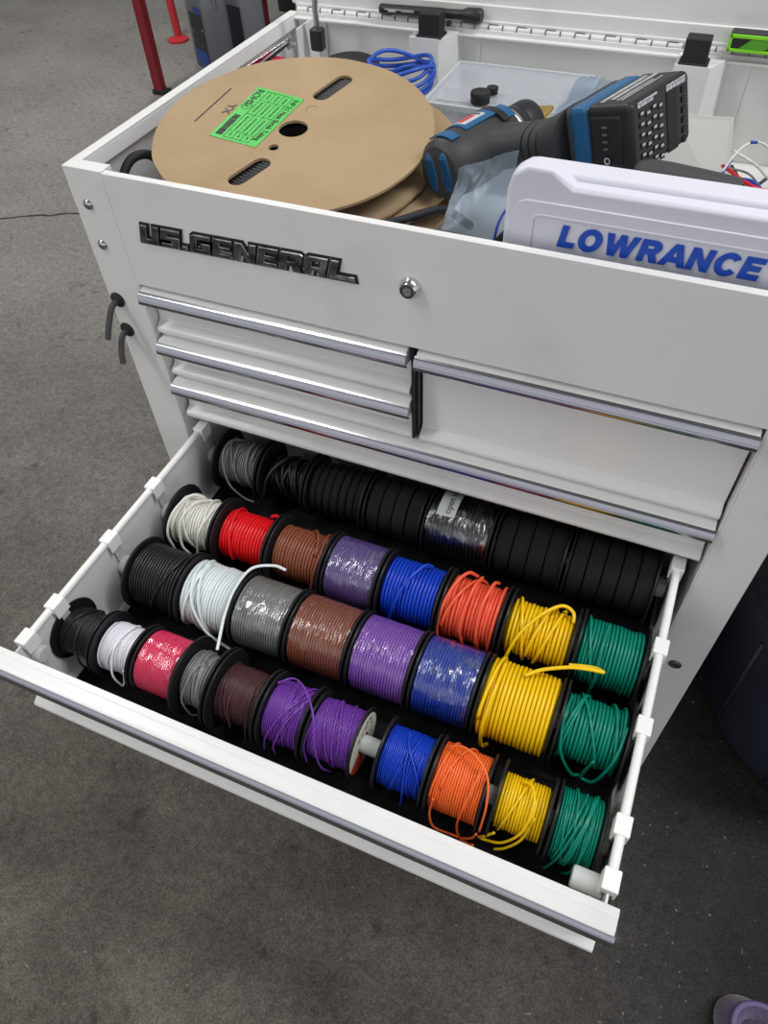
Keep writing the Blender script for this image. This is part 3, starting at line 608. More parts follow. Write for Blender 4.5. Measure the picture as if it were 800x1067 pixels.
# rear vents
for hh in (-.0140, .0140):
    m = MB(); m.loft([[L3(-.0928-.0009*k, hh+.0082*c*(1-.12*k), .0250*s*(1-.05*k)) for c, s in [(math.copysign(abs(math.cos(a))**.8, math.cos(a)), math.sin(a)) for a in np.linspace(0,2*PI,24,endpoint=False)]] for k in (-2, 0, 1)])
    vt = m.build('vent_cover', BL, body, smooth=40)
    m = MB()
    for i in (-1,0,1): m.loft([[L3(-.0946, hh+i*.0042-.0006, -.018), L3(-.0946, hh+i*.0042+.0006, -.018), L3(-.0946, hh+i*.0042+.0006, .018), L3(-.0946, hh+i*.0042-.0006, .018)], [L3(-.0934, hh+i*.0042-.0006, -.018), L3(-.0934, hh+i*.0042+.0006, -.018), L3(-.0934, hh+i*.0042+.0006, .018), L3(-.0934, hh+i*.0042-.0006, .018)]])
    m.build('vent_slot', BLD, vt)
# blue shell on the upper side
def patch(b0, b1, a0, a1, r, name, ma, par, n=14, dr=.0016):
    mm = MB(); rings = []
    for b_ in np.linspace(b0, b1, 8):
        ring = []
        for a in np.radians(np.linspace(a0, a1, n)): ring.append(L3(b_, r*math.cos(a), r*math.sin(a)))
        for a in np.radians(np.linspace(a1, a0, n)): ring.append(L3(b_, (r+dr)*math.cos(a), (r+dr)*math.sin(a)))
        rings.append(ring)
    mm.loft(rings); return mm.build(name, ma, par, smooth=40)
bs = patch(-.046, .014, 62, 142, .0335*KB, 'blue_shell', BL, body)
patch(-.078, -.062, 58, 118, .0330*KB, 'top_vent', BL, body)
patch(.013, .024, 40, 185, .0318*KB, 'housing_band', BK, body, dr=.0045)
patch(.016, .040, 44, 84, .0318*KB, 'blue_stripe', BL, body)
lg = patch(-.040, .002, 74, 112, .0335*KB+.0017, 'name_plate', SIL, bs, dr=.0003)
patch(-.036, -.010, 84, 98, .0335*KB+.0021, 'plate_print', mat('print_red', (.6,.03,.02), .5), bs, dr=.0003)
patch(-.006, -.002, 80, 106, .0335*KB+.0021, 'plate_print', INK, bs, dr=.0003)
m = MB(); m.loft([ering(b_,0,0,r,r,'b') for b_, r in ((.046,.032),(.048,.0335),(.054,.0335),(.056,.032))]); m.build('metal_collar', STEEL, drill, smooth=40)
m = MB(); m.loft([ering(b_,0,0,r,r,'b') for b_, r in ((.056,.030),(.057,.0315),(.069,.0315),(.071,.030))]); cl = m.build('torque_collar', BK, drill, smooth=40)
tm = curve_mesh(None, .0002, text='9', size=.014, offset=.0003)
m = MB(); m.add([L3(.0585+y*.8, .0323*math.cos(math.radians(112)-x/.033), .0323*math.sin(math.radians(112)-x/.033)) for x, y, w_ in tm.v], tm.f); m.build('collar_number', SIL, cl)
m = MB(); m.loft([ering(b_,0,0,r,r,'b') for b_, r in ((.071,.027),(.072,.030),(.077,.0312),(.093,.0312),(.099,.0295),(.102,.024),(.102,.012),(.099,.010))]); m.build('chuck', BK, drill, smooth=35)
BRASS = mat('brass_bit', (.62,.42,.14), .28, 1)
m = MB(); prof = []; 
for i in range(7): r_ = .0165-.0021*i; b_ = .104+.0068*i; prof += [(b_, r_), (b_+.0064, r_-.0002)]
prof += [(.1530,.0015),(.1545,.0001)]
m.loft([ering(b_,0,0,r,r,'b',20) for b_, r in [(.098,.008),(.1038,.008)]+prof]); m.build('step_bit', BRASS, drill, smooth=30)
# handle, foot, battery
m = MB(); m.loft([ering(b_,h,0,rb,rs,'h',28,2.3) for h, b_, rb, rs in ((.005,-.006,.042,.034),(.024,-.006,.040,.031),(.045,.002,.034,.028),(.070,.009,.031,.0265),(.095,.016,.0305,.0265),(.112,.024,.034,.029),(.122,.032,.042,.034),(.132,.040,.050,.038))])
hd = m.build('handle', DK, drill, smooth=40)
for h in (.085,.095,.105): 
    m = MB(); m.loft([ering(.013+(h-.085)*.3,h+d_,0,.0312,.0270,'h',28,2.3) for d_ in (-.0012,.0012)]); m.build('grip_ridge', BK, hd, smooth=40)
m = MB(); m.loft([ering(-.004,h,.0,.008,.010,'h',16) if 0 else [L3(.030+.008*math.cos(a), h, .012*math.sin(a)) for a in np.linspace(0,2*PI,16,endpoint=False)] for h in (.030,.048)]); m.build('trigger', BK, drill, smooth=40)
b0, bl = .014, .120; bc = b0+bl/2
def slab(h0, h1, hb_, hs, name, ma, par, bev=.006, s0=0, bcc=None):
    mm = MB(); mm.obox(pos+(Bv*(bcc or bc)+Hv*((h0+h1)/2)+Sv*s0)*SC, Bv, Hv, Sv, hb_*SC, (h1-h0)/2*SC, hs*SC); return mm.build(name, ma, par, bevel=bev*SC, bseg=3)
foot = slab(.128,.150,.056,.039,'foot',DK,drill,.012)
slab(.142,.172,.060,.0405,'blue_band',BL,foot,.008)
bat = slab(.170,.236,.061,.0415,'battery',BK,drill,.008)
slab(.176,.222,.0605,.030,'front_bezel',BK,bat,.004,bcc=bc-.0025)
# LEDs on the front face, vents in the end face, print
m = MB()
for i in range(4): m.obox(pos+(Bv*(b0-.0045)+Hv*.199+Sv*(.018-.0085*i))*SC, Bv, Hv, Sv, .0006*SC, .0035*SC, .0014*SC)
m.build('charge_lights', mat('led_grey', (.12,.12,.12), .4), bat)
m = MB(); m.lathe([(0,.0035*SC),(.0006,.0045*SC),(.0006,.0030*SC),(0,.0028*SC)], pos+(Bv*(b0-.0040)+Hv*.199-Sv*.022)*SC, tuple(-Bv), 20); m.build('button_ring', SIL, bat)
m = MB(); m.lathe([(0,.0),(0,.006*SC),(.0006,.006*SC),(.0006,.0035*SC),(.0002,0)], pos+(Bv*(b0+.004)+Hv*.2245+Sv*.012)*SC, tuple((-Bv+Hv).normalized()), 20) ; m.build('screw', DARKST, bat)
m = MB(); m2 = MB()
for i in range(4):
    for j in range(5 if i < 2 else 6):
        c0 = pos+(Bv*(b0+.018+.0125*i)+Hv*.2364+Sv*(.024-.0118*j-(.003 if i % 2 else 0)))*SC
        m.obox(c0, Bv, Hv, Sv, .0046*SC, .0006*SC, .0032*SC); m2.obox(c0+(Bv*.0008+Sv*.0010+Hv*.0006)*SC, Bv, Hv, Sv, .0030*SC, .0004*SC, .0016*SC)
vg = m.build('vent_grid', mat('vent_black', (.004,.004,.004), .6), bat); m2.build('vent_inserts', mat('vent_grey', (.42,.42,.42), .4), vg)
m = MB(); m.obox(pos+(Bv*(b0+.080)+Hv*.2362+Sv*-.004)*SC, Bv, Hv, Sv, .011*SC, .0008*SC, .036*SC); m.build('recess', mat('recess_black', (.006,.006,.006), .6), bat, bevel=.0005)
m = MB()
for j in range(6): m.obox(pos+(Bv*(b0+.104)+Hv*.2364+Sv*(.024-.0118*j))*SC, Bv, Hv, Sv, .0035*SC, .0012*SC, .0036*SC)
m.build('side_vents', mat('vent_black2', (.003,.003,.003), .5), bat)
# the battery's small unreadable print: rows of short strokes
rgb = random.Random(21)
def strokes(rows, face, name):
    mm = MB()
    for (ba, bb, sv, hgt) in rows:
        u = ba
        while u < bb:
            w_ = rgb.uniform(.0012, .0042)
            if face == 'end': c_ = pos+(Bv*(b0+u+w_/2)+Hv*.2364+Sv*sv)*SC; mm.obox(c_, Bv, Hv, Sv, w_/2*SC, .0004*SC, hgt/2*SC)
            else: c_ = pos+(Bv*(b0+u+w_/2)+Hv*sv+Sv*.0418)*SC; mm.obox(c_, Bv, Hv, Sv, w_/2*SC, hgt/2*SC, .0003*SC)
            u += w_+rgb.uniform(.0008, .0020)
    return mm.build(name, SIL, bat)
strokes([(.012,.050,.0375,.0022),(.012,.040,.0340,.0032),(.070,.108,.0375,.0018),(.070,.108,.0335,.0045)], 'end', 'end_print')
strokes([(.012,.104,.186,.0055),(.020,.112,.196,.0055),(.016,.090,.206,.0025),(.016,.100,.2115,.0022)], 'side', 'side_print')

# ------------------------------------------------------------------ white plastic case with blue lettering
CW = mat('case_white', (.68,.68,.755), .42, spec=.4)
case = empty('equipment_case', (.63, .04, -.118), 'white hard plastic case with large blue lettering standing behind the front panel', 'case')
x0, x1 = .4770, .9300; x1 = .785
def rrect(xa, xb, za, zb, r, n=6, corners=(1,1,1,1)):
    out = []
    for (cx, cz, a0, on) in ((xa+r, za+r, 180, corners[0]), (xb-r, za+r, 270, corners[1]), (xb-r, zb-r, 0, corners[2]), (xa+r, zb-r, 90, corners[3])):
        if on: out += [(cx+r*math.cos(math.radians(a0+90*i/n)), cz+r*math.sin(math.radians(a0+90*i/n))) for i in range(n+1)]
        else: out.append((xa if a0 in (180,90) else xb, za if a0 in (180,270) else zb))
    return out
def extr_y(mb, prof, y0, y1):
    n = len(prof); mb.add([(x, y0, z) for x, z in prof]+[(x, y1, z) for x, z in prof], [(i,(i+1)%n,(i+1)%n+n,i+n) for i in range(n)]+[tuple(range(n))[::-1], tuple(range(n,2*n))]); return mb
m = extr_y(MB(), rrect(x0+.003, x1, -.118, .0545, .016), .034, .060); sh = m.build('case_shell', CW, case, bevel=.004, bseg=4)
pf = [(x0,-.118),(x1,-.118),(x1,.0500),(.5340,.0490),(.5150,.0615),(.4930,.0620),(.4810,.0540),(x0,.038)]
m = extr_y(MB(), pf, .0215, .042); fr_ = m.build('front_shell', CW, case, bevel=.0045, bseg=3)
# raised border frames on the face (rings)
def ring_plate(xa, xb, za, zb, r, w_, y0, y1, name, par):
    o_ = rrect(xa, xb, za, zb, r); i_ = rrect(xa+w_, xb-w_, za+w_, zb-w_, max(.001, r-w_)); n = len(o_)
    mb = MB(); mb.add([(x,y1,z) for x,z in o_]+[(x,y1,z) for x,z in i_]+[(x,y0,z) for x,z in o_]+[(x,y0,z) for x,z in i_],
        [(k,(k+1)%n,(k+1)%n+n,k+n) for k in range(n)]+[(k+2*n,k+3*n,(k+1)%n+3*n,(k+1)%n+2*n) for k in range(n)]+[(k,k+2*n,(k+1)%n+2*n,(k+1)%n) for k in range(n)]+[(k+n,(k+1)%n+n,(k+1)%n+3*n,k+3*n) for k in range(n)])
    return mb.build(name, CW, par, bevel=.0006)
m = extr_y(MB(), rrect(.4850, .781, -.112, .0345, .013), .0196, .0218); m.build('face_panel', CW, fr_, bevel=.0016, bseg=3)
ring_plate(.5020, .779, -.105, .0240, .008, .0022, .0186, .0198, 'badge_frame', fr_)
BLUEL = mat('blue_lettering', (.012,.07,.46), .4)
def ell(cx, cy, rx, ry, a0=0, a1=360, n=28): return [(cx+rx*math.cos(math.radians(a0+(a1-a0)*i/n)), cy+ry*math.sin(math.radians(a0+(a1-a0)*i/n))) for i in range(n+(0 if a1-a0 == 360 else 1))]
LG = [
 (.78, [[(0,0),(.74,0),(.74,.23),(.28,.23),(.28,1),(0,1)]]),
 (1.10, [ell(.52,.5,.52,.53), ell(.52,.5,.235,.30)]),
 (1.46, [[(.26,0),(.56,0),(.70,.62),(.84,0),(1.14,0),(1.42,1),(1.13,1),(.98,.34),(.83,1),(.57,1),(.42,.34),(.27,1),(-.02,1)]]),
 (.94, [[(0,0),(.28,0),(.28,.36),(.42,.36),(.58,0),(.90,0),(.70,.42)]+ell(.55,.69,.33,.31,-52,90,12)+[(0,1)], [(.28,.78),(.50,.78),(.575,.745),(.59,.68),(.575,.615),(.50,.575),(.28,.575)]]),
 (1.02, [[(-.06,0),(.23,0),(.30,.19),(.70,.19),(.77,0),(1.07,0),(.66,1),(.35,1)], [(.375,.40),(.625,.40),(.50,.74)]]),
 (1.00, [[(0,0),(.27,0),(.27,.60),(.64,0),(.93,0),(.93,1),(.66,1),(.66,.40),(.29,1),(0,1)]]),
 (1.02, [ell(.51,.5,.51,.53,38,322,30)+ell(.51,.5,.235,.30,318,42,24)]),
 (.80, [[(0,0),(.80,0),(.80,.22),(.28,.22),(.28,.40),(.72,.40),(.72,.61),(.28,.61),(.28,.78),(.78,.78),(.78,1),(0,1)]])]
cur = 0; sps = []
for w_, pls in LG:
    for pl in pls: sps.append([(x+cur, y) for x, y in pl])
    cur += w_+.09
HL = .0192; sx = (.6960-.5265-.004)/cur
sps = [[(x*sx, y*HL) for x, y in pl] for pl in sps]
curve_mesh(sps, .0005, 0, .0003, .18, mat4=frame((.5272,.0186,-.0018),(1,0,.003),(0,0,1))).build('blue_lettering', BLUEL, fr_)

# ------------------------------------------------------------------ other things in the top compartment
# clear organiser with two caps on it
ORG = mat('clear_plastic_box', (.9,.92,.93), .12, trans=.0); 
def clear(name, fac, tint, rough=.1):
    m = bpy.data.materials.new(name); m.use_nodes = True; nt = m.node_tree; nt.nodes.clear(); N = nt.nodes.new
    o = N('ShaderNodeOutputMaterial'); mx = N('ShaderNodeMixShader'); t = N('ShaderNodeBsdfTransparent'); t.inputs[0].default_value = (*tint,1); g = N('ShaderNodeBsdfPrincipled'); g.inputs['Base Color'].default_value = (.8,.82,.84,1); g.inputs['Roughness'].default_value = rough
    mx.inputs[0].default_value = fac; nt.links.new(t.outputs[0], mx.inputs[1]); nt.links.new(g.outputs[0], mx.inputs[2]); nt.links.new(mx.outputs[0], o.inputs[0]); return m
CL = clear('clear_box', .28, (.93,.94,.96)); CLE = clear('clear_box_edge', .6, (.9,.92,.94))
org = empty('organizer_box', (.375,.375,-.075), 'clear plastic compartment box with a hinged lid behind the drill', 'organizer')
xa, xb, ya, yb, za, zb = .286, .468, .324, .460, -.072, -.026
m = MB(); m.box(xa,xb,ya,yb,za,za+.0015); m.box(xa,xa+.0015,ya,yb,za,zb); m.box(xb-.0015,xb,ya,yb,za,zb); m.box(xa,xb,ya,ya+.0015,za,zb); m.box(xa,xb,yb-.0015,yb,za,zb); m.build('tray', CL, org)
for x in (.328,.376,.424):
    m = MB(); m.box(x,x+.0012,ya+.002,yb-.002,za+.002,zb-.002); m.build('divider', CL, org)
m = MB(); m.box(xa+.002,xb-.002,.388,.3892,za+.002,zb-.002); m.build('divider', CL, org)
m = MB(); m.box(xa-.003,xb+.003,ya-.003,yb+.003,zb+.0005,zb+.0025); ld = m.build('box_lid', CL, org, bevel=.001)
m = MB()
for (p, q_) in (((xa-.003,ya-.003),(xb+.003,ya+.0005)),((xa-.003,yb-.0005),(xb+.003,yb+.003)),((xa-.003,ya),(xa,yb)),((xb,ya),(xb+.003,yb)),((xa+.010,ya+.012),(xb-.010,ya+.0135))): m.box(p[0],q_[0],p[1],q_[1],zb-.002,zb+.0045)
m.build('lid_rim', CLE, ld)
def cap(x, y, z, r, h, label):
    mm = MB(); mm.lathe([(0,0),(0,r*.96),(h*.55,r*.96),(h*.6,r),(h*.9,r),(h,r*.93),(h,r*.4) if r > .009 else (h,r*.45),(h-.0008,0)], (x,y,z), (0,0,1), 36); o = mm.build('rubber_plug', BLACKR, None, smooth=35); tag(o, label, 'cap', 'black caps on the clear box')
cap(.3520,.3400,zb+.0047,.0122,.0125,'larger black round cap on the clear box lid')
cap(.3580,.3690,zb+.0047,.0072,.0080,'small black cap with a dimple on the clear box lid')
# crumpled clear bags
def bag(corners, nu, nv, amp, seed, label, ma, name='plastic_bag'):
    a, b_, c_, d_ = [Vector(p) for p in corners]; mm = MB(); th = .0006
    n_ = (b_-a).cross(d_-a).normalized(); g = [[], []]
    for i in range(nu+1):
        for j in range(nv+1):
            u, v = i/nu, j/nv; p = (a*(1-u)+b_*u)*(1-v)+(d_*(1-u)+c_*u)*v
            k = noise.noise(Vector((u*2.6+seed, v*2.6, seed)))*1.0 + abs(noise.noise(Vector((u*6+seed, v*5, 2))))*.7
            p = p+n_*k*amp; g[0].append(p); g[1].append(p+n_*th)
    W_ = nv+1; fs = []
    for s, off in ((0, 0), (1, len(g[0]))):
        for i in range(nu):
            for j in range(nv): q = (off+i*W_+j, off+(i+1)*W_+j, off+(i+1)*W_+j+1, off+i*W_+j+1); fs.append(q if s else q[::-1])
    mm.add(g[0]+g[1], fs); o = mm.build(name, ma, None, smooth=60); return tag(o, label, 'plastic bag', None)
BAG = film('bag_film', (.80,.86,.92), .20, .38, 25, .38, (.42,.47,.53), diff=.65)
bag([(.4120,.086,.020),(.4690,.080,.047),(.4700,.046,-.040),(.4080,.036,-.034)], 22, 22, .0045, 2.2, 'clear plastic bag sagging between the drill and the white case', BAG)
bag([(.452,.300,-.012),(.500,.300,.004),(.500,.420,-.010),(.452,.425,-.014)], 22, 22, .007, 7.7, 'crumpled clear bag on the organizer box behind the step bit', BAG)
bag([(.335,.026,-.040),(.425,.022,-.038),(.430,.075,-.050),(.350,.075,-.045)], 18, 14, .010, 4.1, 'dark see-through bag low behind the front panel', film('bag_dark', (.25,.27,.33), .10, .35, 25, .25, (.5,.55,.65)))
# blue coil
bc_ = MB(); rgn = random.Random(8)
for k in range(5):
    R_ = .044+rgn.uniform(-.005,.005); cz = -.022+rgn.uniform(-.008,.010); cx, cy = .226+rgn.uniform(-.004,.004), .398+rgn.uniform(-.004,.004); ph = rgn.uniform(0,6)
    bc_.tube([(cx+R_*1.0*math.cos(a), cy+R_*.95*math.sin(a), cz+.006*math.sin(a*2+ph)) for a in np.linspace(0,2*PI,48)], .0026, 7)
tag(bc_.build('cable_coil', mat('coil_blue', (.02,.09,.50), .35), None, smooth=True), 'coil of blue wire behind the cardboard reel', 'coil')
m = MB(); m.lathe([(0,.0),(0,.047),(.0025,.0475),(.004,.044),(.004,.016),(.006,.015),(.006,0)], (.128,.436,-.044), (.05,-.22,1), 56); o = m.build('plastic_disc', BLACKP, None, smooth=30); tag(o, 'black round plastic disc leaning behind the cardboard reel near the gas strut', 'disc')
m = MB(); m.tube(spline([(.012+.006,.035,-.10),(.0200,.050,-.052),(.0230,.078,-.026),(.0330,.104,-.030),(.042,.113,-.060),(.050,.117,-.105)],10), .0052, 12); tag(m.build('black_cable', BLACKR, None, smooth=True), 'thick black cable arching beside the left wall of the compartment', 'cable')
for i, (pts, lab_) in enumerate([
    ([(.290,.024,-.060),(.330,.030,-.032),(.368,.050,-.022),(.398,.085,-.024),(.42,.11,-.05)], 'thick black cable curving under the motor end of the drill'),
    ([(.330,.021,-.050),(.352,.030,-.030),(.395,.038,-.022),(.440,.044,-.026),(.475,.06,-.06)], 'thin black cable running straight below the drill'),
    ([(.445,.020,-.060),(.458,.026,-.032),(.470,.040,-.018),(.485,.110,-.02),(.50,.16,-.06)], 'black cable beside the left end of the white case'),
    ([(.455,.022,-.070),(.464,.030,-.040),(.472,.050,-.030),(.480,.12,-.035)], 'lower black cable at the left end of the white case')]):
    m = MB(); m.tube(spline(pts, 10), (.0042,.0018,.0035,.0030)[i], 10); tag(m.build('black_cable', BLACKR, None, smooth=True), lab_, 'cable', 'black cables by the front panel')
m = MB(); m.tube(spline([(.4655,.030,-.050),(.4660,.034,-.022),(.4690,.045,.002),(.474,.10,.0)],10), .0013, 8); tag(m.build('blue_wire', W['dblue'], None, smooth=True), 'thin blue wire rising beside the left end of the white case', 'wire')
# blade with red grip
sh = empty('shears', (.045,.36,-.02), 'silver pointed blade with a red ribbed grip against the left wall', 'shears')
m = MB(); a = Vector((.0555,.405,.001)); b_ = Vector((.0300,.315,-.016)); up = Vector((.25,0,1)).normalized()*.0055
m.add([a, a+Vector((.0012,0,0)), b_+up, b_+up+Vector((.0012,0,0)), b_-up, b_-up+Vector((.0012,0,0))], [(0,2,4),(1,5,3),(0,1,3,2),(2,3,5,4),(4,5,1,0)]); m.build('blade', mat('blade_steel', (.75,.75,.76), .2, 1), sh)
m = MB(); m.add([a-Vector((0,.004,.006)), b_-up*2.2, b_-up, a-Vector((0,.002,.003))]+[p+Vector((.003,0,0)) for p in (a-Vector((0,.004,.006)), b_-up*2.2, b_-up, a-Vector((0,.002,.003)))], [(0,1,2,3),(7,6,5,4),(0,4,5,1),(1,5,6,2),(2,6,7,3),(3,7,4,0)]); m.build('lower_blade', BLACKP, sh)
m = MB()
for i in range(7): m.box(.046+.0003*i,.062,.330+.0075*i,.3355+.0075*i,-.030,-.014+.0004*i)
m.box(.047,.060,.328,.384,-.031,-.017); m.build('grip', mat('grip_red', (.50,.01,.06), .45), sh, bevel=.001)
# black pen light on the hinge
m = MB(); A = Vector((.147,.5130,.0145)); Bq = Vector((.2950,.5130,.0165)); dv = Bq-A
m.lathe([(0,0),(0,.0052),(.001,.006),(.006,.0064),(.010,.0060),(.094,.0062),(.098,.0056),(.120,.0060),(.128,.0088),(.145,.0092),(.148,.0075),(.148,0)], tuple(A), tuple(dv), 28)
pl = m.build('penlight', BLACKP, None, smooth=35); tag(pl, 'black slim flashlight lying along the lid hinge behind the rubber stop', 'flashlight')
m = MB(); m.obox((.178,.5067,.0165),(1,0,.013),(0,1,0),(0,0,1),.022,.0003,.0006); m.obox((.167,.5068,.0145),(1,0,.013),(0,1,0),(0,0,1),.006,.0003,.0012); m.obox((.190,.5067,.0150),(1,0,.013),(0,1,0),(0,0,1),.009,.0003,.0004); m.build('silver_print', SIL, pl)
m = MB(); m.lathe([(0,0),(0,.0042),(.002,.004),(.002,0)], (.2505,.507,.0055), (0,-.6,1), 20); tag(m.build('rubber_bumper', BLACKR, None, smooth=30), 'tiny black round bumper on the hinge under the flashlight', 'bumper')
# green and black tool
gt = empty('green_case', (.69,.512,.008), 'lime green and black plastic tool lying on the hinge at the right', 'tool')
LIME = mat('lime_plastic', (.24,.72,.02), .4); GRD = mat('green_plastic', (.09,.36,.02), .45)
m = MB(); m.box(.6095,.790,.5000,.5215,.0080,.0275); m.build('casing', BLACKP, gt, bevel=.002)
m = MB(); m.box(.6090,.791,.4990,.5180,.0225,.0265); m.box(.6090,.791,.4990,.5180,.0080,.0115); m.box(.6090,.6125,.4990,.5180,.0080,.0265); m.build('green_frame', LIME, gt, bevel=.0008)
m = MB(); m.add([(.622,.4992,.0118),(.650,.4992,.0112),(.665,.4992,.0222),(.634,.4992,.0222)]+[(.622,.5002,.0118),(.650,.5002,.0112),(.665,.5002,.0222),(.634,.5002,.0222)], [(0,1,2,3),(7,6,5,4),(0,4,5,1),(1,5,6,2),(2,6,7,3),(3,7,4,0)]); m.build('green_inlay', GRD, gt)
# paper card
m = MB(); m.add([(.578,.408,-.118),(.664,.356,-.118),(.640,.398,-.0262),(.570,.425,-.0400)]+[(.578,.4086,-.118),(.664,.3566,-.118),(.640,.3986,-.0262),(.570,.4256,-.0400)], [(0,1,2,3),(7,6,5,4),(0,4,5,1),(1,5,6,2),(2,6,7,3),(3,7,4,0)])
tag(m.build('paper_card', mat('card_white', (.82,.83,.78), .7), None), 'blank off-white card standing behind the battery', 'card')
# grey sleeve roll
m = MB(); prof = [(0,0),(.0015,.007),(.006,.0115),(.014,.0140),(.03,.0150),(.060,.0150),(.092,.0145),(.0925,.013),(.091,.012)]
m.lathe(prof, (.5680,.1050,.0300), (1,-.05,-.05), 40, sc=(1,1)); tag(m.build('rubber_roll', GREYR, None, smooth=35), 'smooth dark grey rubber roll between the battery and the white case', 'roll')
# wiring harness
hs_ = empty('wiring_harness', (.71,.27,-.09), 'tangled bundle of thin multicoloured wires at the right of the compartment', 'wires')
rgh = random.Random(12); cols = ['black','red','yellow','green','black','dblue','orange','white','purple','black','brown','red','dblue','grey','black','cream','green','black','red','dblue','black','white','yellow','black']
for i, cn in enumerate(cols):
    y = rgh.uniform(.17,.36); z = -.100+rgh.uniform(0,.05); pts = []
    for k in range(6): pts.append((.648+.028*k+rgh.uniform(-.006,.006), y+rgh.uniform(-.035,.035), z+rgh.uniform(-.012,.014)))
    m = MB(); m.tube(spline(pts, 8), rgh.choice((.0013,.0016,.002)), 7); m.build('wire', W[cn], hs_, smooth=True)
m = MB(); m.tube(spline([(.641,.30,-.058),(.652,.33,-.038),(.668,.35,-.030),(.690,.345,-.036),(.72,.33,-.06)],10), .0013, 8)
bwt = m.build('twisted_wire', mat('wire_blue_white', (.70,.70,.62), .4), hs_, smooth=True)
for (p, q_) in (((.641,.300,-.0575),(.650,.326,-.0420)),((.664,.3475,-.0300),(.671,.3500,-.0302)),((.686,.3475,-.0340),(.693,.3440,-.0375))):
    m = MB(); m.tube([p,q_], .0018, 8); m.build('blue_stripe', W['dblue'], bwt, smooth=True)

# ------------------------------------------------------------------ things on the shop floor
RED = mat('red_paint', (.20,.012,.02), .4); RED2 = mat('red_hose', (.50,.03,.04), .4)
zf = -ZF
st = empty('red_stand', (-1.70,2.72,zf), 'dark red steel stand with square legs behind the cart', 'stand')
def leg(x, y, top, w_=.028, foot=.05):
    mm = MB(); mm.box(x-w_/2,x+w_/2,y-w_/2,y+w_/2,zf,top); lg_ = mm.build('leg', RED, st, bevel=.003)
    mm = MB(); mm.box(x-foot*.6,x+foot*.9,y-foot*.5,y+foot*.5,zf,zf+.02); mm.build('foot', BLACKR, lg_, bevel=.004)
leg(-1.823,2.403,.05,.042,.05); leg(-1.790,3.33,.05,.050)
leg(-.95,2.75,.05,.042)
mm = MB(); mm.box(-1.85,-.92,2.38,3.40,.04,.07); mm.build('table_top', mat('stand_top', (.10,.10,.10), .6), st)
# red hose stub beside the jug
rp = empty('red_pole', (-2.14,3.03,zf), 'bright red pole on a small round foot, left of the grey jug', 'pole')
m = MB(); m.tube([(-2.15,3.05,zf+.012),(-2.19,3.07,zf+.62)], .020, 12); m.build('shaft', RED2, rp, smooth=40)
m = MB(); m.lathe([(0,0),(0,.055),(.010,.055),(.018,.030),(.018,0)], (-2.14,3.03,zf), (0,0,1), 28); m.build('round_foot', RED2, rp, smooth=35)
bx = empty('black_cabinet', (-1.55,3.75,zf), 'black shop cabinet in the far background behind the cart corner', 'cabinet')
m = MB(); m.box(-1.85,-1.15,3.60,3.95,zf+.0,zf+.95); cb = m.build('cabinet_body', BLACKP, bx, bevel=.006)
m = MB(); m.box(-1.82,-1.51,3.585,3.60,zf+.08,zf+.92); m.build('door', BLACKR, cb, bevel=.003); m = MB(); m.box(-1.49,-1.18,3.585,3.60,zf+.08,zf+.92); m.build('door', BLACKR, cb, bevel=.003)
def jug(x, y, w_, d_, h, rot, ma, label, lbl):
    e = empty('plastic_jug', (x,y,zf), label, 'jug', 'fluid jugs on the floor'); cs, sn = math.cos(rot), math.sin(rot)
    def T(p): return (x+p[0]*cs-p[1]*sn, y+p[0]*sn+p[1]*cs, zf+p[2])
    rings = []
    for z, k, sh_ in ((0,.90,0),(.012,1,0),(h*.60,1,0),(h*.70,.98,0),(h*.80,.78,.0),(h*.88,.50,.02),(h*.93,.26,.03),(h*.95,.20,.03),(h,.20,.03)):
        ring = []
        for a in np.linspace(0,2*PI,36,endpoint=False):
            c, s = math.cos(a), math.sin(a); ring.append(T((w_/2*k*math.copysign(abs(c)**.45,c)-sh_, d_/2*k*math.copysign(abs(s)**.45,s), z)))
        rings.append(ring)
    m = MB(); m.loft(rings); m.build('bottle', ma, e, smooth=45)
    m = MB(); m.tube([T(p) for p in spline([(-.03,0,h*.90),(.03,0,h*.95),(.075,0,h*.90),(w_*.46,0,h*.80),(w_*.47,0,h*.62)],8)], .013, 12); m.build('handle', ma, e, smooth=45)
    m = MB(); c0 = T((-.03,0,h)); m.lathe([(0,.026),(.02,.026),(.022,.022),(.022,0)], c0, (0,0,1), 24); m.build('cap', BLACKP, e, smooth=35)
    for (xa, xb, z0, z1, mm_) in lbl:
        m = MB(); m.add([T(p) for p in ((xa,-d_/2-.0015,z0),(xb,-d_/2-.0015,z0),(xb,-d_/2-.0015,z1),(xa,-d_/2-.0015,z1),(xa,-d_/2+.002,z0),(xb,-d_/2+.002,z0),(xb,-d_/2+.002,z1),(xa,-d_/2+.002,z1))], [(0,1,2,3),(7,6,5,4),(0,4,5,1),(1,5,6,2),(2,6,7,3),(3,7,4,0)]); m.build('label_panel', mm_, e)
LBK = mat('label_dark', (.03,.03,.035), .5, var=(40,(.35,.36,.38),.30,.38)); LBB = mat('label_blue', (.02,.07,.35), .4); LRD = mat('label_crimson', (.30,.02,.04), .5, var=(30,(.5,.3,.05),.3,.36))
jug(-1.765,2.80,.20,.15,.40,-.55, mat('jug_grey', (.15,.155,.17), .4), 'grey plastic jug with a black and blue label', [(-.035,.085,.085,.235,LBK),(-.035,.085,.02,.083,LBB),(.02,.085,.237,.262,LBB)])
jug(-1.760,3.08,.21,.17,.42,-.35, mat('jug_clear', (.26,.27,.29), .35), 'smoky jug with dark blue base and a red label behind the grey one', [(-.105,.105,.0,.20,mat('fluid_blue', (.015,.022,.05), .4)),(-.07,-.0,.03,.14,LRD)])
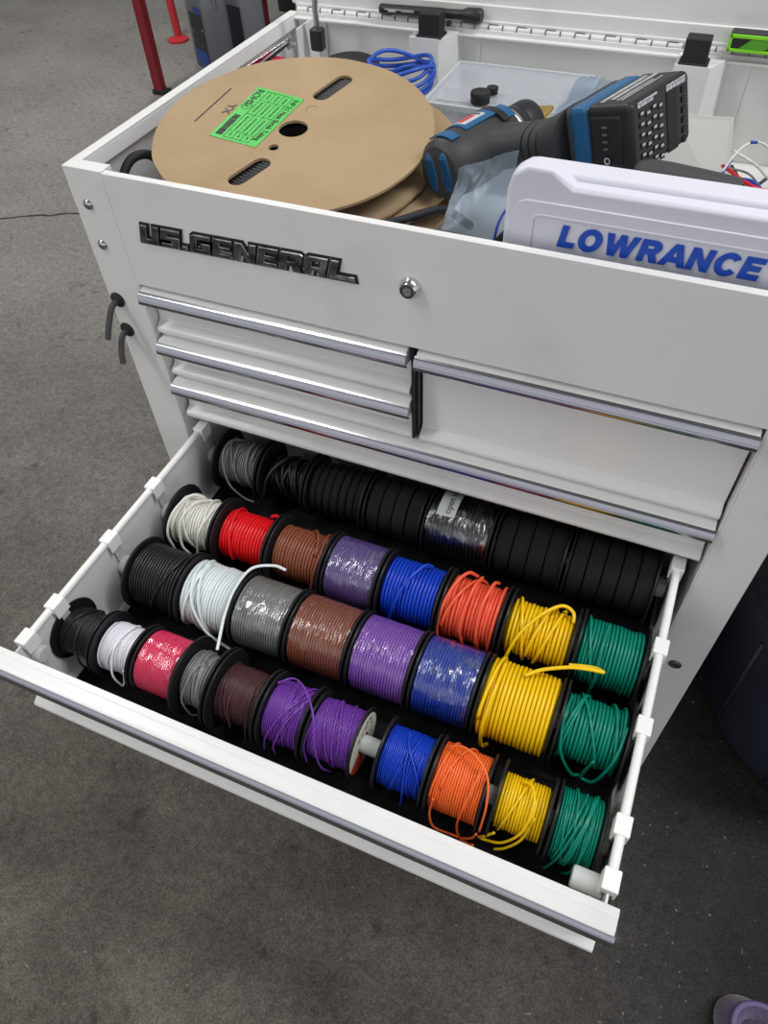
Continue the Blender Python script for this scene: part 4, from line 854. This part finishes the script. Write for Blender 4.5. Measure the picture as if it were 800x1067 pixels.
# trash drum on the right
DR = mat('drum_navy', (.026,.032,.050), .42, bump=(30,.2,.004))
dr_ = empty('trash_drum', (1.135,.305,zf), 'large dark navy plastic drum standing right of the cart', 'drum')
m = MB(); m.lathe([(0,0),(0,.236),(.012,.244),(.10,.247),(.30,.258),(.302,.262),(.33,.262),(.332,.259),(.56,.272),(.60,.274),(.602,.285),(.63,.287),(.632,.268),(.60,.266),(.02,.238),(.02,0)], (1.135,.305,zf), (0,0,1), 72); bdy = m.build('drum_body', DR, dr_, smooth=35)
m = MB()
for a in np.radians(np.arange(0,360,30)): m.tube([(1.135+.246*math.cos(a),.305+.246*math.sin(a),zf+.015),(1.135+.258*math.cos(a),.305+.258*math.sin(a),zf+.29)], .004, 8)
m.build('rib', DR, bdy, smooth=True)
# purple slipper at the lower right
so = empty('purple_slipper', (1.06,-.32,zf), 'purple fabric slipper on the dark floor at the lower right corner', 'slipper')
PU = mat('purple_fabric', (.075,.05,.125), .9, bump=(350,.9,.003), sheen=.4, var=(25,(.085,.04,.08),.35,.6))
rings = []
dirv = Vector((.80,-.60,0)); sd = Vector((.60,.80,0)); c0 = Vector((.984,-.262,zf))
for z, k, g_ in ((0.0,.92,0),(.008,1.0,0),(.020,1.0,0),(.035,.95,.004),(.052,.88,.006),(.056,.82,.01),(.050,.74,.014),(.030,.70,.016)):
    ring = []
    for a in np.linspace(0,2*PI,44,endpoint=False):
        u = math.cos(a); v = math.sin(a); wid = .056+.010*(u*.5+.5); L_ = .115
        ring.append(tuple(c0+dirv*(L_*(1+u*k)+(.0))+sd*(wid*v*k)+Vector((0,0,z))-dirv*(.0)))
    rings.append(ring)
m = MB(); m.loft(rings, True); m.build('upper', PU, so, smooth=50)
m = MB(); m.tube([tuple(c0+dirv*(.115*(1+math.cos(a)*.84))+sd*(.062*math.sin(a)*.86)+Vector((0,0,.056))) for a in np.linspace(0,2*PI,40)], .004, 8); m.build('collar', mat('purple_piping', (.16,.12,.25), .7), so, smooth=True)

# ------------------------------------------------------------------ shift up so that the floor lies at z = 0
for o in list(C.objects):
    if o.parent is None: o.location.z += ZF

# ------------------------------------------------------------------ light
def area(name, loc, tgt, sx_, sy_, power, col=(1,1,1)):
    l_ = bpy.data.lights.new(name, 'AREA'); l_.shape = 'RECTANGLE'; l_.size = sx_; l_.size_y = sy_; l_.energy = power; l_.color = col
    o = bpy.data.objects.new(name, l_); C.objects.link(o); o.location = loc; o.rotation_euler = (Vector(tgt)-Vector(loc)).to_track_quat('-Z', 'Y').to_euler(); return o
area('ceiling_tube_light', (-1.6,-1.4,3.7), (-1.2,-.9,0), .35, 2.4, 50, (1,.985,.96))
area('ceiling_tube_light', (-2.0,2.4,3.7), (-2.0,2.4,0), .35, 2.4, 85, (1,.985,.96))
area('ceiling_tube_light', (2.2,.2,3.7), (1.6,.2,0), .35, 2.4, 75, (.97,.98,1))
wd = bpy.data.worlds.new('shop'); bpy.context.scene.world = wd; wd.use_nodes = True
wd.node_tree.nodes['Background'].inputs[0].default_value = (.95,.97,1,1); wd.node_tree.nodes['Background'].inputs[1].default_value = .75
# the shop: back and left walls and a ceiling; the front and right side stand open
WALLM = mat('shop_wall', (.45,.45,.44), .7); CEIL = mat('shop_ceiling', (.50,.50,.49), .8)
for nm, bxx in (('wall_back', (-6,6,8,8.1,0,4)), ('wall_left', (-6.1,-6,-4,8,0,4)), ('ceiling', (-6,6,-4,8,4,4.1))):
    m = MB(); m.box(*bxx); o = m.build(nm, CEIL if nm == 'ceiling' else WALLM); o['kind'] = 'structure'

# ------------------------------------------------------------------ camera
cam = bpy.data.cameras.new('camera'); co = bpy.data.objects.new('camera', cam); C.objects.link(co)
Rm = ((.91898483,.39250572,-.0374984),(.27756871,-.71154696,-.64548938),(-.28004015,.58278657,-.76284817))
X, Y, Z = Vector(Rm[0]), -Vector(Rm[1]), -Vector(Rm[2])
co.matrix_world = Matrix(((X[0],Y[0],Z[0],.6339509),(X[1],Y[1],Z[1],-.58202823),(X[2],Y[2],Z[2],.34591187+ZF),(0,0,0,1)))
cam.sensor_fit = 'VERTICAL'; cam.sensor_height = 24; cam.lens = 769.732/1067*24; cam.clip_start = .02
sc = bpy.context.scene; sc.camera = co
sc.view_settings.view_transform = 'Standard'; sc.view_settings.look = 'None'; sc.view_settings.gamma = 1; sc.view_settings.use_curve_mapping = False; sc.view_settings.exposure = .12
sc.cycles.transparent_max_bounces = 24; sc.cycles.max_bounces = 8
